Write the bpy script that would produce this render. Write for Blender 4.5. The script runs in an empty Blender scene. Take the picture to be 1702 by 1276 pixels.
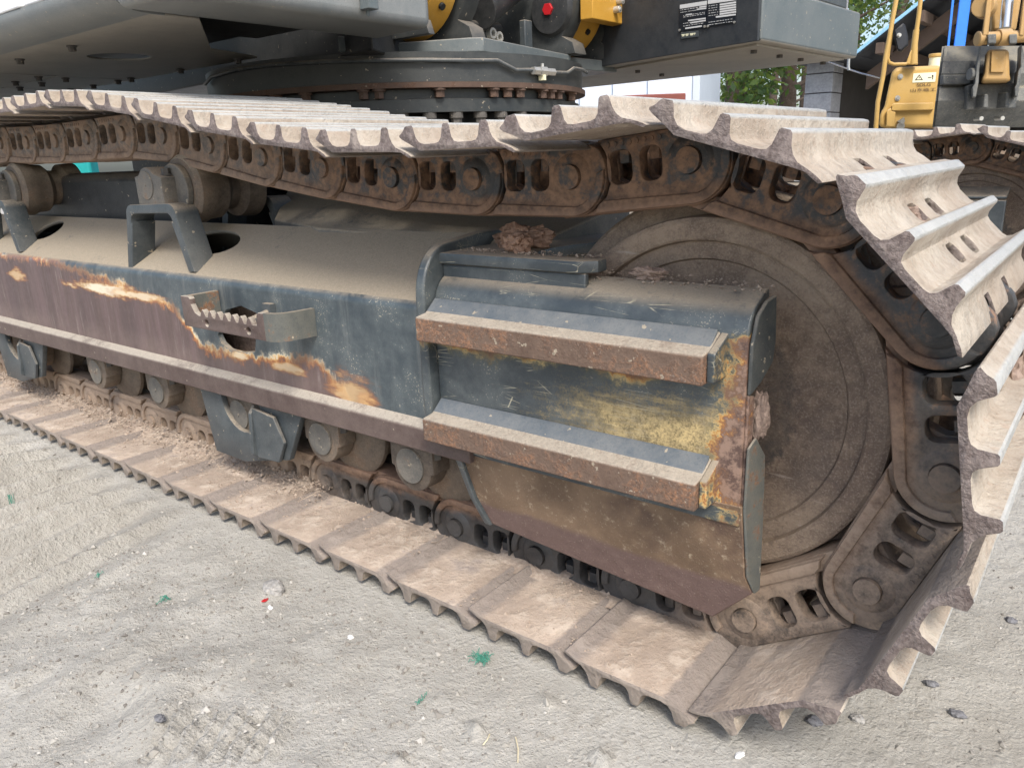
import bpy, bmesh, math, random
import numpy as np
from mathutils import Vector, Matrix, noise as mnoise

random.seed(7); rng = np.random.default_rng(7)
S = bpy.context.scene
COL = S.collection
PI = math.pi

# ------------------------------------------------------------------ camera
CAM = np.array([0.51116, -0.90925, 0.84327])
YAW, PIT, ROL, FPX = 0.674654, 0.288239, -0.037737, 1284.2
IW, IH = 1702.0, 1276.0
_F = np.array([-math.sin(YAW)*math.cos(PIT), math.cos(YAW)*math.cos(PIT), -math.sin(PIT)])
_R0 = np.array([math.cos(YAW), math.sin(YAW), 0.0]); _U0 = np.cross(_R0, _F)
_R = _R0*math.cos(ROL) + _U0*math.sin(ROL); _U = -_R0*math.sin(ROL) + _U0*math.cos(ROL)
F0 = np.array([-math.sin(YAW), math.cos(YAW), 0.0])          # horizontal view direction
def ray(u, v): return _F + _R*(u-IW/2)/FPX - _U*(v-IH/2)/FPX
def hit(u, v, axis, val):
    d = ray(u, v); return CAM + d*(val-CAM[axis])/d[axis]
def atx(u, v, x): return hit(u, v, 0, x)
def aty(u, v, y): return hit(u, v, 1, y)
def atz(u, v, z): return hit(u, v, 2, z)
def atd(u, v, dist):                                          # survey a point at a horizontal distance
    d = ray(u, v); return CAM + d*dist/float(d @ F0)

cam = bpy.data.cameras.new('camera'); camo = bpy.data.objects.new('camera', cam); COL.objects.link(camo)
cam.sensor_fit = 'HORIZONTAL'; cam.sensor_width = 36.0; cam.lens = FPX*36.0/IW
cam.clip_start = 0.02; cam.clip_end = 400
M = Matrix(((_R[0], _U[0], -_F[0], CAM[0]), (_R[1], _U[1], -_F[1], CAM[1]), (_R[2], _U[2], -_F[2], CAM[2]), (0, 0, 0, 1)))
camo.matrix_world = M
S.camera = camo

# ------------------------------------------------------------------ light
SUN_EL, SUN_AZ = math.radians(50), math.radians(-40)          # azimuth from +X towards +Y
W = bpy.data.worlds.new('World'); S.world = W; W.use_nodes = True
nt = W.node_tree; bg = nt.nodes['Background']
sky = nt.nodes.new('ShaderNodeTexSky'); sky.sky_type = 'NISHITA'; sky.sun_disc = False
sky.sun_elevation = SUN_EL; sky.sun_rotation = PI/2 - SUN_AZ
sky.air_density = 1.0; sky.dust_density = 3.0; sky.ozone_density = 1.0
nt.links.new(sky.outputs[0], bg.inputs[0]); bg.inputs[1].default_value = 0.105
sun = bpy.data.lights.new('sun', 'SUN'); sun.energy = 1.5; sun.angle = math.radians(18); sun.color = (1.0, .955, .885)
suno = bpy.data.objects.new('sun', sun); COL.objects.link(suno)
sd = Vector((math.cos(SUN_EL)*math.cos(SUN_AZ), math.cos(SUN_EL)*math.sin(SUN_AZ), math.sin(SUN_EL)))
suno.rotation_euler = sd.to_track_quat('Z', 'Y').to_euler(); suno.location = (3, -1, 6)
S.view_settings.view_transform = 'Standard'; S.view_settings.look = 'None'
S.view_settings.gamma = 1.0; S.view_settings.use_curve_mapping = False
S.view_settings.exposure = 1.27

# ------------------------------------------------------------------ material helpers
class NT:
    def __init__(s, name):
        s.m = bpy.data.materials.new(name); s.m.use_nodes = True; s.t = s.m.node_tree
        s.p = s.t.nodes['Principled BSDF']; s._c = {}
    def n(s, ty, **kw):
        x = s.t.nodes.new(ty)
        for k, v in kw.items(): setattr(x, k, v)
        return x
    def L(s, a, b): s.t.links.new(a, b)
    def put(s, sock, v):
        if isinstance(v, bpy.types.NodeSocket): s.L(v, sock)
        elif isinstance(v, (tuple, list)) and len(v) == 3 and sock.type == 'RGBA': sock.default_value = (*v, 1)
        else: sock.default_value = v
    def math(s, op, a, b=0.0, c=0.0, clamp=False):
        x = s.n('ShaderNodeMath', operation=op, use_clamp=clamp)
        for i, v in enumerate((a, b, c)): s.put(x.inputs[i], v)
        return x.outputs[0]
    def add(s, a, b): return s.math('ADD', a, b)
    def mul(s, a, b): return s.math('MULTIPLY', a, b)
    def mix(s, f, a, b, mode='MIX'):
        x = s.n('ShaderNodeMix', data_type='RGBA', blend_type=mode)
        s.put(x.inputs[0], f); s.put(x.inputs[6], a); s.put(x.inputs[7], b); return x.outputs[2]
    def ramp(s, f, stops, interp='LINEAR'):
        x = s.n('ShaderNodeValToRGB'); cr = x.color_ramp; cr.interpolation = interp
        while len(cr.elements) < len(stops): cr.elements.new(0.5)
        for e, (p, c) in zip(cr.elements, stops):
            e.position = p; e.color = (c, c, c, 1) if isinstance(c, (int, float)) else (*c, 1)
        s.put(x.inputs[0], f); return x.outputs[0]
    def sm(s, v, lo, hi):
        x = s.n('ShaderNodeMapRange', interpolation_type='SMOOTHSTEP'); s.put(x.inputs[0], v)
        x.inputs[1].default_value = lo; x.inputs[2].default_value = hi; return x.outputs[0]
    def obj(s):
        if 'o' not in s._c: s._c['o'] = s.n('ShaderNodeTexCoord').outputs['Object']
        return s._c['o']
    def geo(s, k='Position'):
        if 'g' not in s._c: s._c['g'] = s.n('ShaderNodeNewGeometry')
        return s._c['g'].outputs[k]
    def xyz(s, v):
        x = s.n('ShaderNodeSeparateXYZ'); s.L(v, x.inputs[0]); return x.outputs
    def rnd(s): return s.n('ShaderNodeObjectInfo').outputs['Random']
    def scale(s, v, sc):
        x = s.n('ShaderNodeMapping'); s.L(v, x.inputs[0]); x.inputs['Scale'].default_value = sc; return x.outputs[0]
    def noise(s, sc, det=6, rough=.6, vec=None, w=None, dist=0.0):
        x = s.n('ShaderNodeTexNoise')
        if w is not None: x.noise_dimensions = '4D'; s.put(x.inputs['W'], w)
        s.L(vec if vec is not None else s.geo(), x.inputs['Vector'])
        x.inputs['Scale'].default_value = sc; x.inputs['Detail'].default_value = det
        x.inputs['Roughness'].default_value = rough; x.inputs['Distortion'].default_value = dist
        return x.outputs[0]
    def vor(s, sc, feat='F1', vec=None, rand=1.0):
        x = s.n('ShaderNodeTexVoronoi', feature=feat)
        s.L(vec if vec is not None else s.geo(), x.inputs['Vector']); x.inputs['Scale'].default_value = sc
        x.inputs['Randomness'].default_value = rand
        return x.outputs[0]
    def bump(s, h, st=.3, d=.01, prev=None):
        x = s.n('ShaderNodeBump'); x.inputs['Strength'].default_value = st; x.inputs['Distance'].default_value = d
        s.L(h, x.inputs['Height'])
        if prev is not None: s.L(prev, x.inputs['Normal'])
        return x.outputs[0]
    def out(s, col, rough=.7, metal=0.0, normal=None, spec=.4):
        s.put(s.p.inputs['Base Color'], col); s.put(s.p.inputs['Roughness'], rough); s.put(s.p.inputs['Metallic'], metal)
        s.p.inputs['Specular IOR Level'].default_value = spec
        if normal is not None: s.L(normal, s.p.inputs['Normal'])
        return s.m

DUST = (.34, .285, .215); DUST_G = (.36, .325, .27)
RUST_D = (.105, .062, .045); RUST_O = (.38, .13, .035); RUST_Y = (.62, .40, .16)
PAINT = (.036, .049, .058); PAINT_L = (.20, .235, .255)

def gen(name, base, base2=None, rust=.35, dust=.5, dust_side=.1, rough=.45, dustc=DUST, rustc=RUST_D, rust2=RUST_O, bump=.25, sc=1.0, chips=0.3, metal=0.0):
    """painted or bare steel: mottling, rust blotches, chips, dust lying on what faces up"""
    m = NT(name); r = m.rnd(); W_ = m.mul(r, 37.0)
    n1 = m.noise(5*sc, 8, .65, m.obj(), W_); n2 = m.noise(38*sc, 8, .7, m.obj(), W_); n3 = m.noise(190*sc, 4, .7, m.obj(), W_)
    b2 = base2 or tuple(c*1.55+.01 for c in base)
    col = m.mix(m.sm(m.add(m.mul(n1, .6), m.mul(n2, .4)), .36, .66), base, b2)
    rf = m.add(m.mul(n1, .55), m.mul(n2, .45))
    edge = .73 - rust*.42
    rm = m.sm(rf, edge, edge+.06)
    rc = m.mix(m.sm(n3, .35, .65), rustc, rust2)
    rc = m.mix(m.sm(n2, .45, .62), rc, rustc)
    col = m.mix(rm, col, rc)
    if chips > 0:
        ch = m.sm(m.noise(75*sc, 3, .5, m.obj(), W_), .70-.10*chips, .72-.08*chips)
        col = m.mix(m.mul(ch, .75), col, (.42, .36, .27))
    nz = m.xyz(m.geo('Normal'))[2]
    up = m.sm(nz, .15, .85)
    df = m.add(m.mul(up, dust), dust_side)
    df = m.mul(df, m.sm(m.add(m.mul(n1, .5), m.add(m.mul(n2, .35), m.mul(n3, .15))), .28, .60))
    df = m.math('MULTIPLY', df, 1.35, clamp=True)
    dc = m.mix(n3, tuple(c*.72 for c in dustc), tuple(min(1, c*1.22) for c in dustc))
    col = m.mix(df, col, dc)
    gr_ = m.noise(330*sc, 3, .7, m.obj(), W_); col = m.mix(m.mul(m.sm(gr_, .45, .34), .38), col, m.mix(.55, col, (.0, .0, .0))); col = m.mix(m.mul(m.math('MULTIPLY', m.sm(gr_, .56, .66), m.math('MAXIMUM', rm, df)), .30), col, (.50, .44, .36))
    ro = m.mix(m.math('MAXIMUM', df, rm), (rough,)*3, (.9,)*3)
    ro = m.add(ro, m.mul(m.add(n2, -.5), .25))
    h = m.add(m.mul(n2, .5), m.mul(n3, .5)); h = m.add(h, m.mul(rm, .35)); h = m.add(h, m.mul(df, .25))
    return m.out(col, ro, metal, m.bump(h, bump, .004), .3)

MAT = {}
MAT['paint'] = gen('blue_grey_paint', PAINT, rust=.20, dust=.6, dust_side=.08, rough=.36)
MAT['paint_dark'] = gen('dark_paint', (.014, .018, .022), rust=.12, dust=.25, dust_side=.06, rough=.38, chips=.15)
MAT['paint_ring'] = gen('ring_paint', (.026, .033, .037), (.042, .050, .053), rust=.12, dust=.3, dust_side=.05, rough=.4, chips=.2, bump=.08)
MAT['paint_mid'] = gen('pale_grey_paint', (.17, .19, .195), (.22, .24, .245), rust=.0, dust=.25, dust_side=.10, rough=.42, chips=.25, bump=.06)
MAT['panel_shaded'] = gen('shaded_blue_panel', (.020, .027, .035), (.030, .039, .048), rust=.0, dust=.2, dust_side=.05, rough=.42, chips=.0, bump=.05)  # dark base stands in for shade on the inner deck face
MAT['paint_light'] = gen('light_grey_paint', (.095, .122, .132), (.13, .158, .168), rust=.0, dust=.3, dust_side=.08, rough=.42, chips=.25, bump=.06)
MAT['belly'] = gen('dusty_belly_plate', (.30, .285, .25), (.42, .40, .36), rust=.03, dust=.3, dust_side=.30, rough=.6, dustc=(.40, .37, .31))
MAT['frame_top'] = gen('dusty_frame_top', (.085, .09, .09), rust=.15, dust=1.1, dust_side=.30, rough=.7, dustc=(.315, .27, .205), bump=.35)
MAT['rust'] = gen('rubbed_rusty_steel', (.105, .066, .048), (.21, .135, .095), rust=.62, dust=.95, dust_side=.10, rough=.72, dustc=(.37, .325, .265), rust2=(.33, .15, .07), bump=.65, chips=.5)
MAT['bolt'] = gen('rusty_bolt', (.16, .10, .075), rust=.6, dust=.3, dust_side=.1, rough=.7, bump=.3)
MAT['bolt_dark'] = gen('dark_bolt', (.05, .05, .05), rust=.25, dust=.3, dust_side=.12, rough=.6, bump=.2)
MAT['rubbed'] = gen('rubbed_brown_steel', (.078, .052, .047), (.135, .098, .087), rust=.38, dust=.95, dust_side=.06, rough=.55, dustc=(.35, .315, .265), rustc=(.095, .058, .048), rust2=(.24, .12, .07), bump=.35, chips=.15)
MAT['return'] = gen('step_return_paint', (.075, .085, .085), (.12, .125, .11), rust=.5, dust=.5, dust_side=.08, rough=.5, rustc=(.15, .075, .045), rust2=(.42, .17, .05), chips=.2)
MAT['fillet'] = gen('fillet_paint', (.075, .10, .125), (.12, .15, .175), rust=.0, dust=.12, dust_side=.05, rough=.33, chips=.2, bump=.1)
MAT['rollers'] = gen('roller_steel', (.055, .042, .036), (.11, .083, .066), rust=.5, dust=.75, dust_side=.28, rough=.6, rust2=(.19, .11, .07), chips=0)
MAT['roller_cap'] = gen('roller_cap_paint', (.05, .06, .066), (.10, .105, .105), rust=.42, dust=.7, dust_side=.30, rough=.5)
MAT['bronze'] = gen('yellow_paint_worn', (.50, .26, .03), (.56, .31, .045), rust=.22, dust=.1, dust_side=.05, rough=.4, chips=0, rustc=(.06, .04, .03))
MAT['steel_cap'] = gen('zinc_bolt', (.55, .55, .52), (.65, .65, .6), rust=.0, dust=.2, dust_side=.1, rough=.35, chips=0, metal=.7)

def simple(name, col, rough=.6, metal=0.0, var=.15, sc=20, bump=.1, spec=.4):
    m = NT(name); n = m.noise(sc, 6, .6, m.obj())
    c = m.mix(n, tuple(x*(1-var) for x in col), tuple(min(1, x*(1+var)) for x in col))
    return m.out(c, rough, metal, m.bump(n, bump, .003), spec)
MAT['white_door'] = simple('white_enamel', (.82, .83, .84), .35)
MAT['red'] = simple('red_plastic', (.45, .015, .02), .4)
MAT['black'] = simple('black_rubber', (.015, .016, .018), .5)
MAT['plate_dark'] = simple('plate_black', (.012, .016, .022), .4)
MAT['plate_print'] = simple('plate_silver', (.62, .63, .62), .45, var=.05)
MAT['decal_ink'] = simple('decal_ink', (.05, .035, .03), .5)
MAT['decal_white'] = simple('decal_cream', (.80, .78, .55), .5, var=.03)
MAT['blue_steel'] = simple('blue_paint', (.035, .20, .72), .45)
MAT['blue_trim'] = simple('pale_blue_trim', (.33, .62, .85), .5)
MAT['glass'] = simple('mirror_back', (.02, .022, .03), .15)
MAT['teal'] = simple('teal_cloth', (.02, .42, .40), .7)
MAT['chrome'] = simple('cylinder_rod', (.5, .5, .5), .2, .9)

# --- loader / far yellow machine
MAT['yellow'] = gen('yellow_enamel', (.53, .335, .095), (.57, .365, .11), rust=.0, dust=.25, dust_side=.1, rough=.4, chips=0, bump=.05)
MAT['yellow_worn'] = gen('yellow_enamel_worn', (.40, .235, .07), (.48, .29, .095), rust=.2, dust=.3, dust_side=.2, rough=.55, chips=.3, bump=.2)
MAT['bucket'] = gen('bucket_steel', (.050, .060, .070), (.15, .165, .178), rust=.2, dust=.4, dust_side=.24, rough=.5, dustc=(.24, .215, .155), chips=.5, sc=1.6)

# --- beam of the track frame: rubbed brown below a ragged line, bright edge of primer and fresh rust
def band(m, w, paint, brown, noise_n):
    # w = signed distance (metres) into the rubbed area, returns colour and mask
    f = m.math('MULTIPLY_ADD', w, 9.0, .5, clamp=True)
    hi = m.ramp(f, [(0.0, (.25, .26, .24)), (.40, (.30, .30, .26)), (.455, (.74, .68, .52)), (.51, (.74, .46, .18)), (.58, (.42, .15, .045)), (.70, (.16, .085, .06)), (1.0, (.14, .083, .067))])
    lo_ = m.ramp(f, [(0.0, (.06, .07, .075)), (.42, (.12, .10, .085)), (.50, (.24, .15, .095)), (.58, (.22, .11, .065)), (.70, (.15, .085, .063)), (1.0, (.14, .083, .067))])
    col = m.mix(m.sm(m.noise(5.5, 4, .6), .45, .64), lo_, hi)
    msk = m.ramp(f, [(0.0, 0.0), (.34, 0.0), (.47, 1.0), (1.0, 1.0)])
    return col, msk, f

def beam_material():
    m = NT('rubbed_beam_paint'); P = m.xyz(m.geo())
    X, Y, Z = P[0], P[1], P[2]
    px = [(0, 421), (60, 427), (100, 436), (140, 452), (200, 470), (250, 492), (290, 510), (312, 540), (335, 572), (365, 585), (410, 592), (450, 596), (500, 594), (530, 600), (548, 622), (575, 650), (605, 690), (640, 720), (690, 760)]
    pts = [aty(u, v, .115) for u, v in px]
    x0, x1 = -3.2, -.45
    st = [(0.0, float(pts[0][2]))] + [((float(p[0])-x0)/(x1-x0), float(p[2])) for p in pts] + [(1.0, .24)]
    xf = m.math('MULTIPLY_ADD', X, 1/(x1-x0), -x0/(x1-x0), clamp=True)
    zb = m.ramp(xf, [(a, z) for a, z in st])
    n1 = m.noise(9, 9, .7); n2 = m.noise(60, 6, .65); n3 = m.noise(260, 3, .6)
    stv = m.scale(m.geo(), (1.0, 1.0, .09)); s1 = m.noise(70, 5, .6, stv); s2 = m.noise(24, 5, .6, stv)
    sph = m.scale(m.geo(), (.25, 1, 1)); h1 = m.noise(60, 5, .6, sph)
    jag = m.add(m.mul(m.add(n1, -.5), .10), m.add(m.mul(m.add(s1, -.5), .035), m.mul(m.add(n2, -.5), .05)))
    w = m.add(m.add(zb, m.mul(Z, -1.0)), jag)
    # bright ground patch left of the step, and a small one at the far left
    def blob(u, v, rx, rz, gain):
        c = aty(u, v, .115)
        a = m.math('POWER', m.mul(m.add(X, -float(c[0])), 1/rx), 2.0); b = m.math('POWER', m.mul(m.add(Z, -float(c[2])), 1/rz), 2.0)
        d = m.math('SQRT', m.add(a, b)); d = m.add(d, m.add(m.mul(m.add(h1, -.5), 1.5), m.mul(m.add(n1, -.5), 1.1)))
        return m.mul(m.sm(d, 1.0, .25), gain)
    paint = m.mix(m.sm(n1, .35, .65), (.045, .060, .070), (.095, .115, .122))
    paint = m.mix(m.mul(m.sm(s2, .52, .75), .45), paint, (.25, .26, .24))
    speck = m.sm(m.add(n3, m.mul(m.sm(n1, .4, .75), .12)), .66, .70)
    paint = m.mix(m.mul(m.mul(speck, .5), m.sm(n1, .46, .6)), paint, (.62, .55, .40))
    bc, bm_, f = band(m, w, None, None, n1)
    brown = m.mix(s1, (.062, .040, .038), (.155, .108, .098)); brown = m.mix(m.sm(s2, .40, .7), brown, (.15, .10, .10))
    drip = m.mul(m.sm(s1, .56, .70), m.sm(n2, .35, .6)); brown = m.mix(m.mul(drip, .6), brown, (.36, .31, .28)); s3 = m.noise(11, 4, .6, m.scale(m.geo(), (1, 1, .12))); brown = m.mix(m.mul(m.sm(s3, .45, .62), .6), brown, (.085, .058, .058))
    low_ = m.mul(m.sm(Z, .415, .36), m.sm(n1, .3, .6)); brown = m.mix(m.mul(low_, .5), brown, (.20, .15, .13))
    deep = m.sm(f, .60, .72)
    col = m.mix(bm_, paint, bc); col = m.mix(deep, col, brown)
    for (u, v, rx, rz, g) in [(170, 480, .30, .030, 1.0), (28, 457, .10, .03, .75), (232, 492, .22, .018, .9), (480, 612, .10, .02, .8), (398, 590, .05, .02, .9), (585, 655, .10, .07, .7), (615, 690, .06, .06, .6)]:
        b = blob(u, v, rx, rz, g)
        col = m.mix(b, col, m.ramp(b, [(0, RUST_D), (.35, (.40, .15, .045)), (.65, (.62, .38, .16)), (1, (.74, .66, .50))]))
    nz = m.xyz(m.geo('Normal'))[2]; df = m.mul(m.sm(nz, .45, .95), m.sm(m.add(m.mul(n1, .5), m.mul(n2, .5)), .34, .55))
    col = m.mix(m.mul(df, .9), col, m.mix(n3, (.22, .185, .14), (.36, .31, .245)))
    ro = m.add(.38, m.add(m.mul(m.add(n2, -.5), .3), m.add(m.mul(df, .5), m.mul(deep, .12))))
    return m.out(col, ro, 0.0, m.bump(m.add(m.mul(n2, .4), m.add(m.mul(n3, .5), m.mul(bm_, -.3))), .22, .004), .5)
MAT['beam'] = beam_material()

def guard_material():
    m = NT('scraped_guard_paint'); P = m.xyz(m.geo()); X, Y, Z = P[0], P[1], P[2]
    n1 = m.noise(8, 9, .7); n2 = m.noise(60, 7, .7); n3 = m.noise(320, 3, .6)
    sv = m.scale(m.geo(), (.12, 1, 1.0)); s1 = m.noise(130, 4, .6, sv)
    jag = m.add(m.mul(m.add(n1, -.5), .20), m.mul(m.add(n2, -.5), .10))
    # corroded right-hand border of the plate, below the bend
    w = m.add(m.add(X, -.092), jag); w = m.add(w, m.mul(m.sm(Z, .57, .63), -.12))
    # under the upper bar
    w2 = m.add(m.add(m.mul(Z, 1.0), -.507), m.mul(jag, .5)); w2 = m.add(w2, m.mul(m.math('GREATER_THAN', Z, .545), -.6))
    w2 = m.add(w2, m.mul(m.sm(X, -.05, .06), -.05))
    w = m.math('MAXIMUM', w, w2)
    paint = m.mix(m.sm(n1, .36, .66), (.044, .055, .062), (.100, .115, .118))
    spk = m.sm(m.add(n3, m.mul(m.sm(n1, .45, .7), .12)), .67, .71); paint = m.mix(m.mul(m.mul(spk, .5), m.sm(n1, .48, .6)), paint, (.5, .45, .33))
    # gold dust-worn area
    c = aty(1120, 725, .105)
    d = m.math('SQRT', m.add(m.math('POWER', m.mul(m.add(X, -float(c[0])), 1/.26), 2.0), m.math('POWER', m.mul(m.add(Z, -float(c[2])), 1/.075), 2.0)))
    g = m.add(d, m.add(m.mul(m.add(n1, -.5), 1.6), m.add(m.mul(m.add(s1, -.5), .9), m.mul(m.add(n3, -.5), 1.1)))); g = m.sm(g, 1.05, .25)
    paint = m.mix(g, paint, m.mix(m.sm(m.add(m.mul(n2, .55), m.mul(n3, .45)), .36, .64), (.17, .135, .07), (.58, .44, .21)))
    # scratches
    for ang, sc, th in ((.30, 21, .006), (-.22, 17, .005), (.09, 31, .006)):
        mp = m.n('ShaderNodeMapping'); m.L(m.geo(), mp.inputs[0]); mp.inputs['Rotation'].default_value = (0, ang, 0); mp.inputs['Scale'].default_value = (.10, 1, 1)
        v = m.vor(sc, 'DISTANCE_TO_EDGE', mp.outputs[0]); k = m.mul(m.sm(v, th, th*.3), m.sm(m.noise(9, 4, .6), .52, .6))
        paint = m.mix(m.mul(k, .75), paint, (.55, .50, .36))
    f = m.math('MULTIPLY_ADD', w, 12.0, .5, clamp=True)
    hi = m.ramp(f, [(0, (.10, .10, .07)), (.40, (.20, .17, .09)), (.48, (.52, .40, .19)), (.54, (.50, .27, .08)), (.62, (.28, .13, .055)), (.74, (.15, .095, .072)), (1, (.15, .10, .08))])
    lo_ = m.ramp(f, [(0, (.06, .07, .065)), (.42, (.10, .10, .075)), (.52, (.20, .15, .085)), (.62, (.17, .10, .065)), (1, (.14, .095, .075))])
    bc = m.mix(m.sm(m.noise(10, 4, .6), .42, .60), lo_, hi)
    bm_ = m.ramp(f, [(0, 0.0), (.30, 0.0), (.50, 1.0), (1, 1.0)])
    pit = m.mix(m.sm(n2, .42, .6), (.10, .062, .05), (.27, .18, .135)); bc = m.mix(m.sm(f, .66, .80), bc, pit)
    col = m.mix(bm_, paint, bc)
    nz = m.xyz(m.geo('Normal'))[2]; df = m.mul(m.sm(nz, .50, .92), m.sm(m.add(m.mul(n1, .4), m.mul(n2, .6)), .30, .50))
    col = m.mix(m.mul(df, .95), col, m.mix(n3, (.21, .175, .13), (.37, .32, .25)))
    ro = m.add(.33, m.add(m.mul(m.add(n2, -.5), .3), m.add(m.mul(df, .5), m.add(m.mul(bm_, .35), m.mul(g, .3)))))
    return m.out(col, ro, 0.0, m.bump(m.add(m.mul(n2, .5), m.add(m.mul(n3, .5), m.mul(bm_, -.6))), .3, .004), .5)
MAT['guard'] = guard_material()
MAT['end'] = gen('end_plate_paint', (.030, .042, .050), (.06, .072, .075), rust=.34, dust=.5, dust_side=.08, rough=.4, rustc=(.12, .07, .045), rust2=(.40, .20, .07), chips=.4)

def skirt_material():
    m = NT('muddy_skirt_plate'); n1 = m.noise(7, 8, .65); n2 = m.noise(55, 8, .7); n3 = m.noise(280, 3, .6)
    Z = m.xyz(m.geo())[2]; X = m.xyz(m.geo())[0]
    low = m.sm(m.add(m.add(m.add(m.mul(Z, -1.0), m.mul(X, -.02)), .195), m.mul(m.add(n1, -.5), .05)), -.004, .012)
    col = m.mix(m.sm(n1, .35, .65), (.135, .088, .055), (.235, .158, .10))
    col = m.mix(m.sm(m.noise(3.2, 5, .6), .48, .62), col, (.075, .045, .035))
    col = m.mix(m.mul(m.sm(n2, .55, .70), .7), col, (.44, .36, .25))
    brown = m.mix(n2, (.085, .052, .048), (.20, .135, .12)); col = m.mix(m.mul(low, .9), col, brown)
    col = m.mix(m.mul(m.sm(n3, .62, .7), .35), col, (.5, .43, .32))
    return m.out(col, m.add(.42, m.mul(n2, .4)), 0.0, m.bump(m.add(n2, n3), .35, .004), .45)
MAT['skirt'] = skirt_material()

def shoe_material():
    m = NT('dusty_shoe_steel'); r = m.mul(m.rnd(), 50); P = m.xyz(m.obj())
    n1 = m.noise(7, 8, .65, m.obj(), r); n2 = m.noise(45, 8, .7, m.obj(), r); n3 = m.noise(230, 4, .65, m.obj(), r)
    tc = m.n('ShaderNodeTexCoord'); N = m.xyz(tc.outputs['Normal'])
    cream = m.mix(m.sm(m.add(m.mul(n1, .5), m.mul(n2, .5)), .36, .64), (.34, .285, .225), (.50, .455, .385))
    cream = m.mix(m.mul(m.sm(n2, .54, .66), .55), cream, (.30, .215, .155))
    cream = m.mix(m.sm(m.xyz(m.geo())[2], .046, .036), cream, m.mix(n2, (.20, .17, .14), (.33, .285, .235)))  # low grousers turned tan-brown, darkened to stand in for shade in the pockets
    inner = m.mix(m.sm(n1, .38, .64), (.33, .262, .205), (.47, .385, .31))
    n4 = m.noise(17, 7, .7, m.obj(), r); inner = m.mix(m.mul(m.sm(n4, .48, .68), .7), inner, (.54, .465, .385)); inner = m.mix(m.mul(m.sm(n4, .50, .34), .55), inner, (.27, .22, .18)); inner = m.mix(m.mul(m.sm(n1, .56, .66), .7), inner, (.23, .20, .19))
    inner = m.mix(m.mul(m.sm(n3, .60, .72), .35), inner, (.25, .18, .13))
    pale = m.mix(m.mul(m.sm(n3, .3, .7), .5), (.40, .425, .425), (.47, .45, .41))
    lipz = m.mul(m.math('MAXIMUM', m.sm(m.add(P[0], m.mul(m.add(n2, -.5), .03)), .140, .168), m.sm(m.add(P[0], m.mul(m.add(n2, -.5), .02)), .014, .002)), .75)
    inner = m.mix(lipz, inner, m.mix(n2, (.13, .115, .108), (.26, .225, .20)))
    cream = m.mix(m.mul(m.sm(m.noise(3.2, 5, .6, m.obj(), r), .44, .60), .55), cream, m.mix(n2, (.22, .165, .12), (.40, .33, .26)))
    cream = m.mix(m.mul(m.sm(n3, .58, .68), .35), cream, (.22, .16, .12))
    isin = m.sm(N[2], -.3, -.75)
    col = m.mix(isin, cream, inner)
    top = m.mul(m.sm(P[2], .0335, .0375), m.sm(N[2], .15, .6)); col = m.mix(m.mul(top, .85), col, pale)
    steel = m.mix(m.sm(m.add(m.mul(n2, .6), m.mul(n3, .4)), .40, .62), (.11, .085, .078), (.24, .20, .183))
    wz = m.xyz(m.geo())[2]; steel = m.mix(m.mul(m.sm(n1, .52, .68), .8), steel, (.36, .31, .27)); steel = m.mix(m.mul(m.sm(wz, .075, .035), .85), steel, m.mix(n2, (.20, .165, .14), (.42, .36, .30)))
    end = m.math('MULTIPLY', m.sm(m.math('ABSOLUTE', N[1]), .6, .85), m.sm(n2, .18, .34)); col = m.mix(end, col, steel)
    ro = m.add(.80, m.mul(top, -.3)); ro = m.add(ro, m.mul(end, -.12))
    h = m.add(m.mul(n2, .8), m.add(m.mul(n3, .4), m.mul(m.sm(n4, .42, .62), .9)))
    hb = m.bump(h, .55, .008)
    return m.out(col, ro, 0.0, m.bump(n1, .25, .02, hb), .35)
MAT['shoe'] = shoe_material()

def link_material():
    m = NT('track_link_steel'); r = m.mul(m.rnd(), 50); P = m.xyz(m.obj()); Wp = m.xyz(m.geo())
    n1 = m.noise(11, 8, .65, m.obj(), r); n2 = m.noise(60, 8, .7, m.obj(), r); n3 = m.noise(260, 4, .65, m.obj(), r)
    col = m.mix(m.sm(n1, .36, .64), (.012, .016, .020), (.036, .046, .053))
    rust = m.mix(m.sm(n2, .35, .65), (.085, .048, .032), (.225, .128, .076))
    rail = m.sm(m.add(P[2], m.mul(m.add(n1, -.5), .05)), -.028, -.046)
    rf = m.math('MAXIMUM', m.mul(rail, .9), m.mul(m.sm(m.add(m.add(m.mul(n1, .6), m.mul(n2, .4)), m.mul(m.sm(Wp[2], .62, .78), .06)), .50, .59), m.sm(Wp[2], .22, .60)))
    col = m.mix(rf, col, rust)
    # rails rubbed bright brown on the upper run
    col = m.mix(m.mul(m.sm(P[2], -.050, -.064), .6), col, (.27, .165, .11))
    # dried soil: heavy on the low left run, moderate round the idler
    left = m.mul(m.sm(Wp[0], -.85, -1.15), m.sm(Wp[2], .35, .2)); low = m.mul(m.sm(Wp[0], -.10, .05), m.sm(Wp[2], .62, .25))
    df = m.math('MAXIMUM', m.mul(left, 1.0), m.math('MAXIMUM', m.mul(low, .75), m.add(.10, m.mul(m.sm(Wp[0], -.7, -1.3), .35))))
    df = m.mul(df, m.sm(m.add(m.mul(n1, .45), m.add(m.mul(n2, .35), m.mul(n3, .2))), .30, .56)); df = m.math('MULTIPLY', df, 1.35, clamp=True)
    soil = m.mix(n2, (.20, .145, .105), (.40, .31, .235)); col = m.mix(df, col, soil)
    ro = m.mix(m.math('MAXIMUM', df, rf), (.40,)*3, (.85,)*3)
    return m.out(col, ro, 0.0, m.bump(m.add(m.mul(n2, .6), m.mul(n3, .4)), .45, .005), .45)
MAT['link'] = link_material()

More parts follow.
